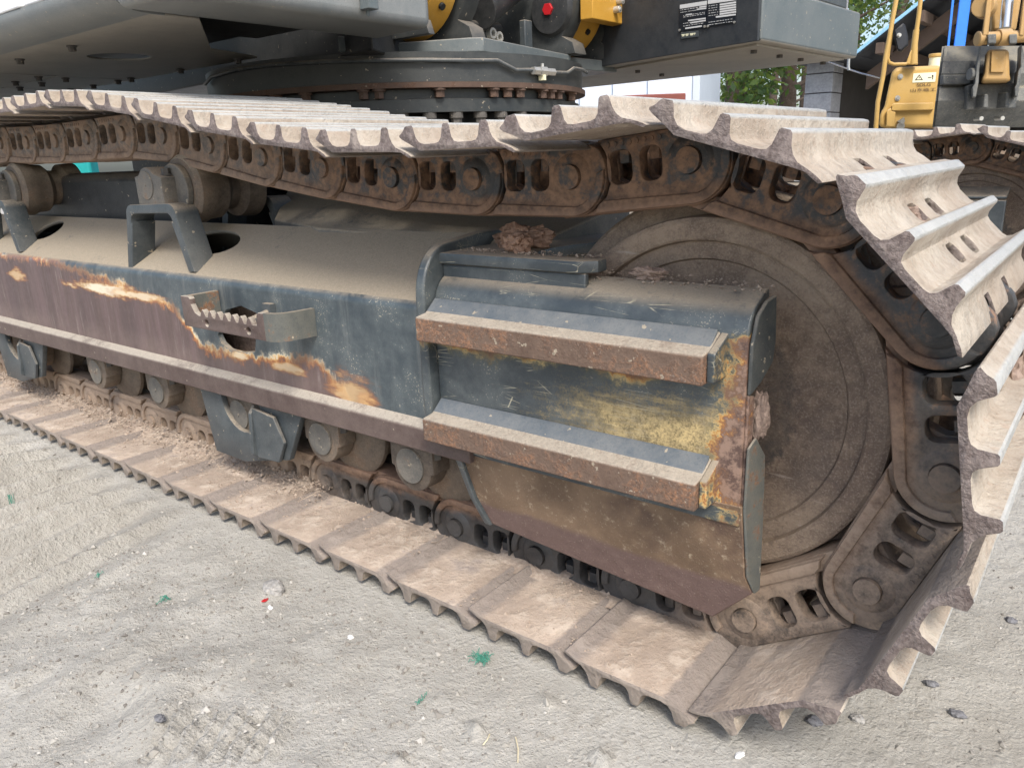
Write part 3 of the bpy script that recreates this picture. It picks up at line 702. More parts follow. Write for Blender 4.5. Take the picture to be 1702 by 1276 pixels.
# side wall and rounded shoulder: a folded sheet 14 mm thick with an opening behind the step
step_hole = [tuple(aty(u, v, ys)[[0, 2]]) for u, v in [(362, 557), (368, 570), (380, 581), (398, 586), (424, 585), (426, 555), (426, 520), (400, 508), (375, 515)]]
mat_side = Matrix.Translation((0, ys+.007, 0)) @ XZ
side = plate([[(-5, .300), (-.42, .300), (-.42, .5635), (-5, .5635)], step_hole], .014, mat_side)
bs = B()
inn_ = [(ys+.014, .5635)] + [(ys+.022-.010*math.cos(a), .563+.010*math.sin(a)) for a in np.linspace(0, math.radians(58), 8)][1:]
prof = [(y, z) for y, z in bend[1:]] + inn_[::-1]
prof[0] = (ys, .5635)
bs.prism([(-5, y, z) for y, z in prof], (4.58, 0, 0))
shoulder = bs.mesh()
o = obj('side_plate', joinmesh([side, shoulder], 'side_plate'), 'beam', TF, smooth=True, ang=40)
# dark cavity behind the opening with caked soil
sb = B(); sb.box((-1.45, .20, .36), (-.85, .215, .56)); sb.build('inner_web', 'mud', TF)
# flange along the bottom
prof_extr('flange', [(.094, .287), (.094, .3335), (.098, .338), (ys-.001, .3475), (ys+.02, .3475), (ys+.02, .300), (.30, .300), (.30, .287)], -5, -.40, 'rubbed', TF, .003)
# sloping top sheet with oval openings, in slope coordinates
Lsl = math.hypot(.30-yb, ridge[1]-zb)
ca, sa = math.cos(SL), math.sin(SL)
def slopeM(thk): return Matrix(((1, 0, 0, 0), (0, ca, -sa, yb+thk/2*sa), (0, sa, ca, zb-thk/2*ca), (0, 0, 0, 1)))
def on_slope(u, v):        # image point -> (x, t) on the slope plane
    n = np.array([0, -sa, ca]); p0 = np.array([0, yb, zb]); d = ray(u, v); P = CAM + d*float((p0-CAM) @ n)/float(d @ n)
    return float(P[0]), float((P[1]-yb)*ca+(P[2]-zb)*sa)
holes = []
for (u0, v0), (u1, v1) in (((292, 408), (410, 397)), ((62, 383), (114, 371))):
    a_ = on_slope(u0, v0); b_ = on_slope(u1, v1); cx = (a_[0]+b_[0])/2; ct = (a_[1]+b_[1])/2; rx = abs(b_[0]-a_[0])/2
    holes.append(arc(cx, min(ct, Lsl-.075), rx*.9, 0, 345, 23, ry=.052))
me = plate([[(-5, 0), (-.42, 0), (-.42, Lsl), (-5, Lsl)]] + holes, .012, slopeM(.012))
obj('top_sheet', me, 'frame_top', TF, smooth=False)
prof_extr('rear_sheet', [(.30, ridge[1]+.0005), (.475, zb), (.49, .36), (.478, .36), (.463, zb-.006), (.30, ridge[1]-.013)], -5, -.42, 'frame_top', TF, 0)
b = B(); b.box((-5, .13, .302), (-.42, .47, .32)); b.build('floor_plate', 'paint_dark', TF)
# carbody leg rising behind the ridge
b = B()
seam0 = (-.93, .285, ridge[1]-.002)
b.addm([(-1.02, .285, .690), (-.40, .300, .672), (-.36, .62, .735), (-.98, .55, .80), (-1.75, .95, .90), (-1.95, 1.0, .90), (-1.30, .36, .700), (-1.02, .285, .5), (-.40, .300, .5), (-.36, .62, .5), (-1.95, 1.0, .5), (-1.3, .36, .5)],
       [(0, 1, 2, 3), (0, 3, 4, 5, 6), (7, 8, 1, 0), (8, 9, 2, 1), (9, 10, 5, 4, 3, 2), (10, 11, 6, 5), (11, 7, 0, 6)])
b.build('carbody_leg', 'frame_top', EX, .004)
b = B(); b.prism([(-.75, 1.0, .40), (-3.3, 1.0, .40), (-3.0, 2.1, .40), (-.9, 2.1, .40)], (0, 0, .50)); b.build('carbody', 'paint', EX, .01)
b = B(); b.prism([(-.38, .62, .60), (-.20, .70, .60), (-.20, 2.4, .60), (-.75, 2.4, .60), (-.75, 1.0, .60)], (0, 0, .09)); b.build('carbody_leg', 'paint', EX, .008)
b = B(); b.prism([(-2.9, .30, .60), (-1.75, .36, .60), (-2.1, 1.05, .60), (-2.9, 1.05, .60)], (0, 0, .235)); b.build('carbody_leg', 'paint_dark', EX, .03)
# far track frame, where it shows
b = B(); b.prism([(-3.5, .115+DY, .30), (-3.5, .115+DY, .57), (-3.5, .3+DY, .68), (-3.5, .48+DY, .57), (-3.5, .48+DY, .30)], (3.1, 0, 0)); b.build('track_frame', 'paint', EX, .01)

# inverted-U carrier brackets and carrier rollers
def bracket_mesh(depth=.066):
    w0, w1, h, t = .172, .128, .170, .024
    ol = [(-w0, 0), (-w1, h-.03)] + arc(-w1+.03, h-.03, .03, 172, 95, 5) + arc(w1-.03, h-.03, .03, 85, 8, 5) + [(w1, h-.03), (w0, 0), (w0-.026, 0), (w1-t-.004, h-.045)] + arc(w1-t-.022, h-.05, .026, 5, 85, 5) + arc(-w1+t+.022, h-.05, .026, 95, 175, 5) + [(-w1+t+.004, h-.045), (-w0+.026, 0)]
    return plate([ol], depth, XZ, .003)
br_me = bracket_mesh()
def carrier(x, z0):
    for yy, nm in ((.170, 0), (.46, 1)):
        o = obj('carrier_bracket', br_me, 'paint', EX, smooth=True, ang=40); o.location = (x-.022, yy-.012, z0-.004)
        o.rotation_euler = (0, math.radians(-1.5), 0)
        o.scale = (1, 1, 1)
    b = B(); y0 = .176
    prof = [(.0, y0+.0), (.045, y0+.0), (.05, y0+.008), (.078, y0+.012), (.088, y0+.022), (.088, y0+.060), (.081, y0+.072), (.079, y0+.105), (.060, y0+.125), (.058, y0+.150), (.079, y0+.165), (.082, y0+.215), (.05, y0+.235), (0, y0+.24)]
    zc = z0+.199; x -= .005
    b.lathe(prof, 48, Matrix.Translation((x+.04, 0, zc))); r = b.build('carrier_roller', 'rollers', EX)
    b = B(); b.cyl((x+.04, .168, zc), (x+.04, .186, zc), .066, 32); o = b.build('roller_hub', 'roller_cap', r, .003)
    # shaft support block with its two clamp bolts
    b = B(); xc = x-.012
    ol = [(xc-.066, z0+.163), (xc-.068, z0+.235), (xc-.048, z0+.238)] + arc(xc-.008, z0+.212, .046, 140, 40, 8) + [(xc+.046, z0+.238), (xc+.066, z0+.232), (xc+.066, z0+.163)]
    obj('roller_support', plate([ol], .056, Matrix.Translation((0, .158, 0)) @ XZ, .005), 'roller_cap', r, smooth=True)
    b = B(); b.cyl((xc-.012, .1275, z0+.213), (xc-.012, .131, z0+.213), .036, 28); b.cyl((xc-.012, .1265, z0+.213), (xc-.012, .129, z0+.213), .004, 8); b.build('roller_cap', 'roller_cap', r, .001)
    for dx in (-.055, .045):
        b = B(); b.hexbolt((xc+dx, .158, z0+.236), (0, 0, 1), .011, .018); b.build('clamp_bolt', 'bolt_dark', r, smooth=False)
carrier(-1.478, .588); carrier(-2.56, .590)

# bottom rollers
def bottom_roller(x, z):
    b = B()
    prof = [(0, .185), (.04, .185), (.06, .19), (.098, .197), (.104, .203), (.104, .213), (.083, .219), (.081, .262), (.06, .27), (.058, .33), (.081, .338), (.083, .381), (.104, .387), (.104, .397), (.06, .41), (0, .41)]
    b.lathe(prof, 40, Matrix.Translation((x+.035, 0, z))); r = b.build('bottom_roller', 'rollers', EX)
    ol = [(x-.062, z+.045), (x-.062, z-.012)] + arc(x, z-.005, .055, 190, 350, 12) + [(x+.062, z-.012), (x+.062, z+.045)]
    obj('roller_collar', plate([ol], .05, Matrix.Translation((0, .158, 0)) @ XZ, .003), 'rollers', r)
    b = B(); b.cyl((x-.003, .128, z-.003), (x-.003, .134, z-.003), .039, 30); b.cyl((x-.003, .126, z-.003), (x-.003, .13, z-.003), .004, 8); b.build('roller_cap', 'roller_cap', r, .001)
    b = B()
    for dx in (-.058, .058):
        b = B(); b.cyl((x+dx, .150, z+.02), (x+dx, .150, z+.056), .012, 6); b.build('collar_bolt', 'bolt_dark', r, smooth=False)
for x in (-.60, -.895, -1.222, -1.64, -2.02, -2.52, -2.9): bottom_roller(x, .229)

# chain guide hanging from the flange
def chain_guide(dx):
    g = [tuple(aty(u, v, .12)[[0, 2]]) for u, v in [(335, 652), (362, 748), (410, 766), (483, 764), (507, 702)]]
    g = [(x+dx, z) for x, z in g]; g[0] = (g[0][0], .29); g[-1] = (g[-1][0], .29)
    cx = aty(400, 690, .12)[0]+dx
    ol = [g[0], g[1], g[2], g[3], g[4], (cx+.085, .29)] + arc(cx+.012, .275, .085, -5, -175, 12) + [(cx-.075, .29)]
    o = obj('chain_guide', plate([ol], .016, Matrix.Translation((0, .124, 0)) @ XZ, .002), 'paint', EX)
    b = B(); x0 = aty(428, 715, .12)[0]+dx
    b.prism([(x0, .115, .275), (x0, .100, .255), (x0, .092, .15), (x0, .115, .135)], (.012, 0, 0))
    b.prism([(x0+.012, .114, .270), (x0+.10, .112, .262), (x0+.13, .113, .20), (x0+.10, .113, .145), (x0+.012, .112, .14)], (0, -.010, 0))
    b.build('rib', 'paint', o, .002)
chain_guide(0); chain_guide(-1.42)

# ------------------------------------------------------------------ step
st = lambda u, v: tuple(aty(u, v, .03)[[0, 2]])
ST = empty('step', (0, 0, 0)); ST.parent = EX
zb_ = .481
xl, xr = st(308, 515)[0], -.925
teeth = []
xt0, xt1 = xl+.075, xr-.012
for i in range(7):
    xa = xt0 + (xt1-xt0)*(i+.0)/7; wd = (xt1-xt0)/7
    teeth += [(xa, .512), (xa+wd*.22, .524), (xa+wd*.36, .5275), (xa+wd*.52, .524), (xa+wd*.74, .512)]
ol = [(xl, zb_), (-.900, zb_), (-.900, .541), (xr+.006, .541), (xr, .535), (xr-.003, .512)] + teeth[::-1] + [(xl+.068, .512), (xl+.052, .518), (xl+.040, .536), (xl+.040, .548), (xl+.034, .553), (xl, .553)]
h1 = arc(xl+.098, .497, .0085, 0, 340, 14); h2 = arc(xl+.263, .497, .0085, 0, 340, 14)
me1 = plate([ol, h1, h2], .014, Matrix.Translation((0, .030, 0)) @ XZ, .0015)
b = B()
cur = [(-.9005, .0235), (-.882, .025), (-.866, .033), (-.854, .052), (-.847, .085), (-.845, .1145)]
n = len(cur); outer = cur; inner_ = []
for i in range(n):
    d = np.array(cur[min(i+1, n-1)])-np.array(cur[max(i-1, 0)]); d = d/np.linalg.norm(d); inner_.append(tuple(np.array(cur[i])+np.array([-d[1], d[0]])*.0135))
b.prism([(x, y, zb_) for x, y in outer+inner_[::-1]], (0, 0, .0605))
o = obj('tread_bar', me1, 'rubbed', ST, smooth=True, ang=30)
b.build('step_return', 'return', ST, 0, ang=50)
b = B(); b.box((xl+.0005, .0375, zb_+.001), (xl+.0135, .1145, .5525)); b.build('step_return', 'return', ST, .001)
b = B(); b.cyl((-1.0, .038, .503), (-1.0, .114, .520), .010, 10); b.box((-1.015, .10, .505), (-.985, .1145, .54)); b.build('stay', 'paint', ST)

# ------------------------------------------------------------------ guard box round the idler
GP = empty('idler_guard', (0, 0, 0)); GP.parent = EX
yg = .105; r_ = .045
def gprof(t):
    pr = [(yg, .300), (yg, .575)]
    pr += [(yg+r_-r_*math.cos(a), .575+r_*1.35*math.sin(a)) for a in np.linspace(0, math.radians(76), 10)][1:]
    pr += [(.158, .6435), (.178, .6475)]
    inn2 = []
    for i, (y, z) in enumerate(pr):
        a_ = np.array(pr[max(i-1, 0)]); c_ = np.array(pr[min(i+1, len(pr)-1)]); d = (c_-a_)/np.linalg.norm(c_-a_); inn2.append((y+d[1]*t, z-d[0]*t))
    return pr + inn2[::-1]
b = B(); b.prism([(-.478, y, z) for y, z in gprof(.014)], (.598, 0, 0)); b.build('guard_plate', 'guard', GP, .003)
# folded return on the right
b = B(); b.prism([(.1205, yg+.003, .505), (.1205, yg+.003, .578), (.1225, .119, .618), (.127, .137, .636), (.132, .158, .642), (.134, .160, .575), (.132, .158, .545), (.126, yg+.028, .52)], (.006, .0, 0)); b.build('end_plate', 'end', GP, .002)
b = B(); b.prism([(.1200, yg+.004, .32), (.1200, yg+.004, .505), (.1215, yg+.022, .500), (.1215, yg+.022, .33)], (.004, 0, 0)); b.build('edge_strip', 'guard', GP, .001)
# upstanding rib on the left
rib = [(.098, .335), (.082, .345), (.080, .60)] + [(.080+.075-.075*math.cos(a), .60+.092*math.sin(a)) for a in np.linspace(0, math.radians(80), 9)][1:] + [(.25, .702), (.40, .700), (.40, .66), (.13, .60), (.118, .335)]
b = B(); b.prism([(-.500, y, z) for y, z in rib], (.0215, 0, 0)); b.build('edge_rib', 'guard', GP, .004)
# cover slab with the clearance cut-out for the wheel
ol = [(-.478, .128), (-.175, .128), (-.150, .150), (-.150, .175), (-.275, .175)] + [(-.30, .19), (-.318, .22), (-.322, .27), (-.31, .34), (-.29, .39), (-.20, .44), (-.20, .52), (-.478, .52)]
me = plate([ol], .020, Matrix.Translation((0, 0, .666)), .003); obj('cover_slab', me, 'guard', GP)
b = B(); b.box((-.478, .135, .60), (-.165, .147, .655)); b.build('cover_edge', 'guard', GP, .003)
# rub bars
def bar(x0, x1, zt, zl, yf=.050):
    b = B()
    pr = [(yf, zl), (yf, zt-.002), (yf+.003, zt), (yf+.026, zt+.003), (yg+.006, zt+.024), (yg+.006, zl)]
    b.prism([(x0, y, z) for y, z in pr], (x1-x0, 0, 0)); o = b.build('rub_bar', 'rust', GP, .0025)
    b = B(); b.prism([(x1+.0003, yf+.012, zl+.003), (x1+.0003, yf+.012, zt), (x1+.0003, yg+.004, zt+.022), (x1+.0003, yg+.004, zl+.003)], (.012, 0, 0)); b.build('bar_end', 'guard', o, .002)
    b = B(); b.prism([(x0+.001, yf+.030, zt+.0055), (x0+.001, yg-.001, zt+.026), (x0+.001, yg-.001, zt+.020), (x0+.001, yf+.030, zt+.001)], (x1-x0-.004, 0, 0)); b.build('weld_bead', 'fillet', o, .001)
    return o
bar(-.474, .079, .571, .5265); bar(-.474, .074, .379, .335)
# lower skirt, leaning inwards, creased along its foot
def skirt():
    b = B()
    P = [(-.44, .104, .318), (.152, .104, .335), (.155, .100, .44), (.150, .118, .215), (.137, .130, .178), (.074, .131, .117), (-.413, .131, .152), (-.425, .122, .215)]
    # main panel, crease strip
    A0, A1 = P[0], (.124, .104, .335); cl, cr = (-.423, .117, .212), (.128, .119, .215)
    bl, tip, rb = (-.411, .133, .154), (.074, .133, .116), (.136, .133, .180)
    front = [A0, A1, cr, cl, bl, tip, rb]
    back = [(x, y+.012, z) for x, y, z in front]
    b.addm(front+back, [(0, 1, 2, 3), (3, 2, 6, 5, 4), (7, 10, 9, 8), (10, 11, 12, 13, 9), (0, 7, 8, 1), (1, 8, 9, 2), (2, 9, 13, 6), (6, 13, 12, 5), (5, 12, 11, 4), (4, 11, 10, 3), (3, 10, 7, 0)])
    return b.build('lower_skirt', 'skirt', GP, .002)
skirt()
b = B(); b.prism([(.1245, .1055, .330), (.1268, .1025, .428), (.130, .120, .440), (.134, .150, .403), (.136, .152, .300), (.138, .150, .180), (.1365, .134, .181), (.1288, .120, .214)], (.004, .001, 0)); b.build('skirt_edge', 'return', GP, .0015)
b = B(); b.prism([(-.452, .094, .322), (-.420, .112, .205), (-.400, .128, .150), (-.385, .128, .150), (-.405, .110, .205), (-.437, .094, .322)], (0, .012, 0)); b.build('skirt_rib', 'guard', GP, .002)
# far guard glimpsed through the chain
b = B(); b.prism([(-.45, yg+DY, .30), (.13, yg+DY, .30), (.13, yg+DY, .61), (-.45, yg+DY, .61)], (0, .02, 0)); b.prism([(-.45, yg+DY, .613), (.13, yg+DY, .613), (.13, yg+DY+.09, .645), (-.45, yg+DY+.09, .645)], (0, 0, .012)); b.build('idler_guard', 'paint', EX, .004)

# ------------------------------------------------------------------ slewing ring and upper structure
RC = Vector((-2.0, 1.55, 0)); RR = .766
def lat(name, prof, mat, bev=0, n=96, parent=EX):
    b = B(); b.lathe([(r, 0) for r, z in prof], 3)  # placeholder removed below
    b = B(); v = []; f = []; k = len(prof)
    for i in range(n):
        a = 2*PI*i/n
        for r, z in prof: v.append((RC.x+r*math.cos(a), RC.y+r*math.sin(a), z))
    for i in range(n):
        j = (i+1) % n
        for t in range(k):
            t2 = (t+1) % k; f.append((i*k+t, j*k+t, j*k+t2, i*k+t2))
    b.addm(v, f); return b.build(name, mat, parent, bev, ang=30)
UP = lat('swing_drum', [(RR, 1.085), (RR, 1.178), (RR-.06, 1.178), (RR-.06, 1.085)], 'paint_ring')
MAT['rust_dark'] = gen('ring_rust', (.07, .045, .035), (.12, .075, .055), rust=.5, dust=.2, dust_side=.03, rough=.75, rustc=(.08, .045, .032), rust2=(.16, .075, .04), bump=.3, chips=.1)
FL = lat('ring_flange', [(RR+.012, 1.066), (RR+.012, 1.0835), (RR-.08, 1.0835), (RR-.08, 1.066)], 'rust_dark')
SR = lat('slewing_ring', [(RR-.015, .990), (RR-.015, 1.032), (RR-.030, 1.034), (RR-.030, 1.064), (RR-.16, 1.064), (RR-.16, .990)], 'paint_ring')
lat('ring_base', [(RR-.03, .90), (RR-.03, .955), (RR-.16, .955), (RR-.16, .90)], 'paint_ring')
lat('swing_gear', [(RR-.10, .957), (RR-.10, .988), (RR-.2, .988), (RR-.2, .957)], 'black')
bm1 = B(); bm1.hexbolt((0, 0, 0), (0, 0, -1), .017, .030); bolt1 = bm1.mesh('ring_bolt')
bm2 = B(); bm2.cyl((0, 0, 0), (0, 0, -.020), .024, 16); bm2.cyl((0, 0, -.020), (0, 0, -.05), .019, 6); bolt2 = bm2.mesh('ring_bolt')
def azm(px, v=150):
    d = ray(px, v); d = d[:2]/np.linalg.norm(d[:2]); oc = CAM[:2]-np.array(RC[:2]); b_ = float(oc @ d); c_ = float(oc @ oc)-(RR-.005)**2; disc = b_*b_-c_
    if disc < 0: return None
    P = CAM[:2]+d*(-b_-math.sqrt(disc)); return math.atan2(P[1]-RC.y, P[0]-RC.x)
for px in (455, 505, 603, 629, 731, 822, 845, 866, 904, 918, 931, 952):
    a = azm(px)
    if a is None: continue
    o = obj('ring_bolt', bolt1, 'rust_dark', FL, smooth=False); o.location = (RC.x+(RR-.012)*math.cos(a), RC.y+(RR-.012)*math.sin(a), 1.066); o.rotation_euler = (0, 0, random.random()*3)
for px in (570, 620, 668, 717, 764, 806, 842, 876):
    a = azm(px, 195)
    if a is None: continue
    o = obj('ring_bolt', bolt2, 'bolt_dark', SR, smooth=False); o.location = (RC.x+(RR-.04)*math.cos(a), RC.y+(RR-.04)*math.sin(a), .990); o.rotation_euler = (0, 0, random.random()*3)
# grease line round the drum
def onring(px, v, extra=.014):
    a = azm(px, v); d = ray(px, v); P = np.array([RC.x+(RR+extra)*math.cos(a), RC.y+(RR+extra)*math.sin(a)])
    t = (P-CAM[:2]) @ d[:2]/float(d[:2] @ d[:2]); return (P[0], P[1], float(CAM[2]+d[2]*t))
path = [onring(u, v) for u, v in [(350, 140), (360, 128), (400, 116), (460, 108), (540, 103), (620, 101), (700, 100), (775, 101), (822, 101), (852, 117), (880, 117)]]
b = B(); b.tube(path, .0065, 8); GLine = b.build('grease_pipe', 'paint', EX)
path = [onring(u, v) for u, v in [(912, 121), (935, 122), (946, 114)]] + [onring(958, 117, .02), onring(961, 122, .03)]
b = B(); b.tube(path, .0065, 8); b.build('grease_pipe', 'paint', EX)
b = B(); p0 = Vector(onring(878, 118, .018)); p1 = Vector(onring(912, 121, .018)); d = p1-p0
b.cyl(p0, p0+d*.28, .014, 6); b.cyl(p0+d*.3, p0+d*.6, .017, 6); b.cyl(p0+d*.65, p1, .013, 6); b.cyl(p0+d*.45+Vector((0, 0, .005)), p0+d*.45+Vector((0, 0, .026)), .006, 6)
b.build('pipe_union', 'steel_cap', GLine, smooth=False)
b = B(); q = p0+d*.45; b.box((q.x-.012, q.y-.008, q.z-.030), (q.x+.012, q.y+.004, q.z-.012)); b.build('union_tag', 'decal_white', GLine)

ZU = 1.2
UF = empty('upper_frame', (0, 0, 0)); UF.parent = EX
def zp(u, v, z=ZU): p = atz(u, v, z); return (float(p[0]), float(p[1]), z)
# base plate carrying the boom foot
fr = [(-1.56, .86), (-1.585, 1.03), (-1.585, 1.115), (-1.335, 1.235), (-1.30, 1.27), (-1.400, 1.95), (-1.44, 1.99), (-1.41, 2.335), (-2.7, 2.50), (-2.75, 1.45), (-1.80, 1.10)]
b = B(); b.prism([(x, y, 1.180) for x, y in fr], (0, 0, .046)); b.build('base_plate', 'paint_light', UF, .004)
# near side deck: cross beam at its front (light face), belly panels, rounded skirt
b = B(); b.prism([(-1.168, .080, 1.2), (-1.158, .873, 1.2), (-1.42, .90, 1.2), (-1.42, .080, 1.2)], (0, 0, .20)); b.build('deck_beam', 'paint_mid', UF, .025, seg=4)
b = B(); b.box((-1.152, .615, 1.205), (-1.145, .622, 1.33)); b.prism([(-1.158, .60, 1.22), (-1.158, .635, 1.22), (-1.158, .63, 1.40), (-1.158, .61, 1.40)], (.035, 0, 0)); b.build('gusset', 'paint_light', UF, .002)
skp = [(.205, 1.2), (.165, 1.2)] + [(.165-.10*math.sin(a), 1.2+.050-.050*math.cos(a)) for a in np.linspace(0, PI/2, 9)][1:] + [(.065, 1.258), (.075, 1.258), (.205, 1.215)]
b = B()
n_ = len(skp); xs = [-1.4235, -1.70, -2.2, -4.6]; yof = [.0, -.004, -.012, -.04]
v = [(x, y+o_, z) for x, o_ in zip(xs, yof) for y, z in skp]; f = []
for i in range(len(xs)-1):
    for j in range(n_): f.append((i*n_+j, i*n_+(j+1) % n_, (i+1)*n_+(j+1) % n_, (i+1)*n_+j))
f += [tuple(range(n_)), tuple((len(xs)-1)*n_+j for j in range(n_))[::-1]]
b.addm(v, f); b.build('side_skirt', 'paint_mid', UF, 0, ang=30)
# white door panels above the skirt
dx = [-1.30, -1.86, -2.45, -3.3, -4.5]
for i in range(4):
    o_ = -.02*(abs((dx[i]+dx[i+1])/2)-1.2)/1.5
    b = B(); b.box((dx[i+1]+.004, .066+o_, 1.260), (dx[i]-.004, .086+o_, 1.95)); b.build('door_panel', 'white_door', UF, .004)
# belly panels with bolts
xs_ = [-1.43, -1.985, -2.86, -3.42, -4.6]
rowb = []
for i in range(4):
    xa, xb = xs_[i+1]+.006, xs_[i]-.006
    ya, yb2 = .2, .86
    if i == 0: zz = 1.262
    else: zz = 1.2
    yspl = (.2, .86) if i != 2 else (.2, .55, .86)
    for j in range(len(yspl)-1):
        ol = [(xa, yspl[j]+.005), (xb, yspl[j]+.005), (xb, yspl[j+1]-.005), (xa, yspl[j+1]-.005)]; hs = []
        if i == 1: ol = [(xa, .17), (-1.43, .17), (-1.43, .30), (-1.90, .62), (-1.985, .85), (xa, .855)]  # diagonal front edge cut to follow a shadow boundary
        if i == 1: hs = [arc(-2.21, .475, .098, 0, 350, 28)]
        o = obj('belly_panel', plate([ol]+hs, .006, Matrix.Translation((0, 0, zz+.003))), 'belly' if i else 'paint_dark', UF, smooth=False)  # recessed front panel painted dark in place of the shade there
        if i:
            for xx in np.linspace(xa+.05, xb-.05, 3):
                for yy in (yspl[j]+.05, yspl[j+1]-.05):
                    bb_ = B(); bb_.hexbolt((float(xx), float(yy), zz), (0, 0, -1), .011, .016); bb_.build('panel_bolt', 'bolt_dark', o, smooth=False)
b = B(); b.prism([(-1.42, .875, 1.17), (-4.6, 1.25, 1.17), (-4.6, 2.2, 1.17), (-2.7, 2.35, 1.17), (-1.6, 1.2, 1.17)], (0, 0, .5)); b.build('main_frame', 'paint_dark', UF, .006)
b = B(); b.prism([(-2.0, .14, 1.68), (-4.6, .14, 1.68), (-4.6, 2.95, 1.68), (-2.0, 3.05, 1.68)], (0, 0, 1.2)); b.build('engine_house', 'paint_light', UF, .02)  # unseen upper body, added to keep sky light off track and underside
b = B(); b.box((-4.6, .2, 1.28), (-1.43, .86, 1.32)); b.build('deck_plate', 'black', UF)  # blackened so the belly hole and panel seams look unlit
# far side deck box
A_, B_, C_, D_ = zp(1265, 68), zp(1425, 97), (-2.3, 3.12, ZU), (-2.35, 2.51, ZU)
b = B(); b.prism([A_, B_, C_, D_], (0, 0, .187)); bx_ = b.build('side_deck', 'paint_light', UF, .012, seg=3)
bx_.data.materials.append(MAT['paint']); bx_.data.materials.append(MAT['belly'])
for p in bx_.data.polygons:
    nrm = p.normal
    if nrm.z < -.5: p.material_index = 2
    elif nrm.y < -.3: p.material_index = 1  # side turned from the light gets darker paint as its shade
b = B(); b.prism([tuple(np.array(A_)+np.array((-.03, .03, .197))), tuple(np.array(B_)+np.array((-.05, -.04, .197))), (-2.3, 3.1, ZU+.197), (-2.3, 2.55, ZU+.197)], (0, 0, .30)); b.build('deck_cabinet', 'paint', UF, .01)
# inner face upstand reaching the boom foot, darkened to look shaded, carrying the rating plates
fd = np.array([D_[0]-A_[0], D_[1]-A_[1], 0]); fd /= np.linalg.norm(fd)
fn = np.array([fd[1], -fd[0], 0]);
if fn[1] > 0: fn = -fn
q0 = np.array(A_)+fd*.006; q1 = np.array(A_)+fd*1.35
b = B(); b.prism([tuple(q0+fn*.002), tuple(q1+fn*.002), tuple(q1+fn*.002+np.array([0, 0, .40])), tuple(q0+fn*.002+np.array([0, 0, .40]))], tuple(fn*.012)); FA = b.build('inner_panel', 'panel_shaded', UF, .002)
def on_face(u, v, off=.0165):
    P0 = np.array(A_)+fn*off; d = ray(u, v); return CAM + d*float((P0-CAM) @ fn)/float(d @ fn)
def quad_on_face(name, px, mat, parent, off=.0165, th=.002):
    P = [on_face(u, v, off) for u, v in px]; b = B(); b.prism([tuple(p) for p in P], tuple(fn*th)); return b.build(name, mat, parent)
def Zc(zx, zy): return (1110+zx*160/1701, zy*120/1276)
npl = quad_on_face('rating_plate', [Zc(212, 90), Zc(690, 12), Zc(672, 490), Zc(205, 560)], 'plate_dark', FA)
npr = quad_on_face('rating_plate', [Zc(708, 5), Zc(1215, -65), Zc(1198, 395), Zc(688, 480)], 'plate_dark', FA)
def strip(x0, y0, x1, y1, h, parent, mat='plate_print'): quad_on_face('print_strip', [Zc(x0, y0), Zc(x1, y1), Zc(x1, y1+h), Zc(x0, y0+h)], mat, parent, .0187, .0006)
strip(214, 92, 690, 18, 70, npl); strip(710, 8, 1212, -62, 70, npr)
for x0, y0, x1, y1, h in [(560, 120, 682, 102, 26), (510, 160, 680, 138, 26), (318, 258, 425, 242, 24), (360, 358, 668, 316, 24), (400, 396, 668, 352, 26), (310, 494, 600, 452, 26)]: strip(x0, y0, x1, y1, h, npl)
for i in range(5): strip(918, 72+i*42, 1206, 30+i*42, 30, npr)
strip(850, 290, 1198, 246, 30, npr)
for y in (180, 222, 285, 312, 425, 470):
    x = 225 if y < 230 else 275
    while x < 640:
        w_ = random.uniform(10, 42)
        strip(x, y-(x-225)*.155, min(x+w_, 650), y-(min(x+w_, 650)-225)*.155, 9, npl); x += w_+random.uniform(8, 24)
for y in (108, 150, 192, 236, 280, 395, 440):
    x = 722; xe = 890 if y < 300 else 1140
    while x < xe:
        w_ = random.uniform(10, 45); strip(x, y-(x-722)*.145, min(x+w_, xe), y-(min(x+w_, xe)-722)*.145, 9, npr); x += w_+random.uniform(8, 26)
for (x, y) in ((212, 538), (655, 474), (712, 468), (1180, 398)):
    P = on_face(*Zc(x, y), .018); b = B(); b.cyl(tuple(P), tuple(P+fn*.004), .0045, 10); b.build('rivet', 'steel_cap', npl if x < 690 else npr)
lab = quad_on_face('serial_label', [Zc(240, 575), Zc(545, 545), Zc(545, 650), Zc(240, 690)], 'paint', FA)
for x0, x1, h in ((245, 300, 45), (312, 368, 40), (392, 455, 48), (462, 488, 40)): strip(x0, 612-(x0-245)*.12, x1, 612-(x1-245)*.12, h*.5, lab, 'decal_white'); strip(x0+8, 638-(x0-245)*.12, x1-10, 638-(x1-245)*.12, 14, lab, 'decal_white')
for (u, v) in ((1253, 78), (1296, 86), (1331, 92), (1368, 98), (1060, 112), (1100, 118)):
    p = atz(u, v+2, ZU); bb_ = B(); bb_.hexbolt((p[0], p[1], ZU), (0, 0, -1), .013, .02); bb_.build('panel_bolt', 'bolt_dark', bx_, smooth=False)
# belly sheets below the far deck, up to the base plate
b = B(); b.prism([(-1.45, 2.33, 1.192), (-.66, 2.06, 1.192), (-.60, 2.93, 1.192), (-2.4, 3.08, 1.192), (-2.4, 2.52, 1.192)], (0, 0, .007)); b.build('belly_panel', 'belly', UF)

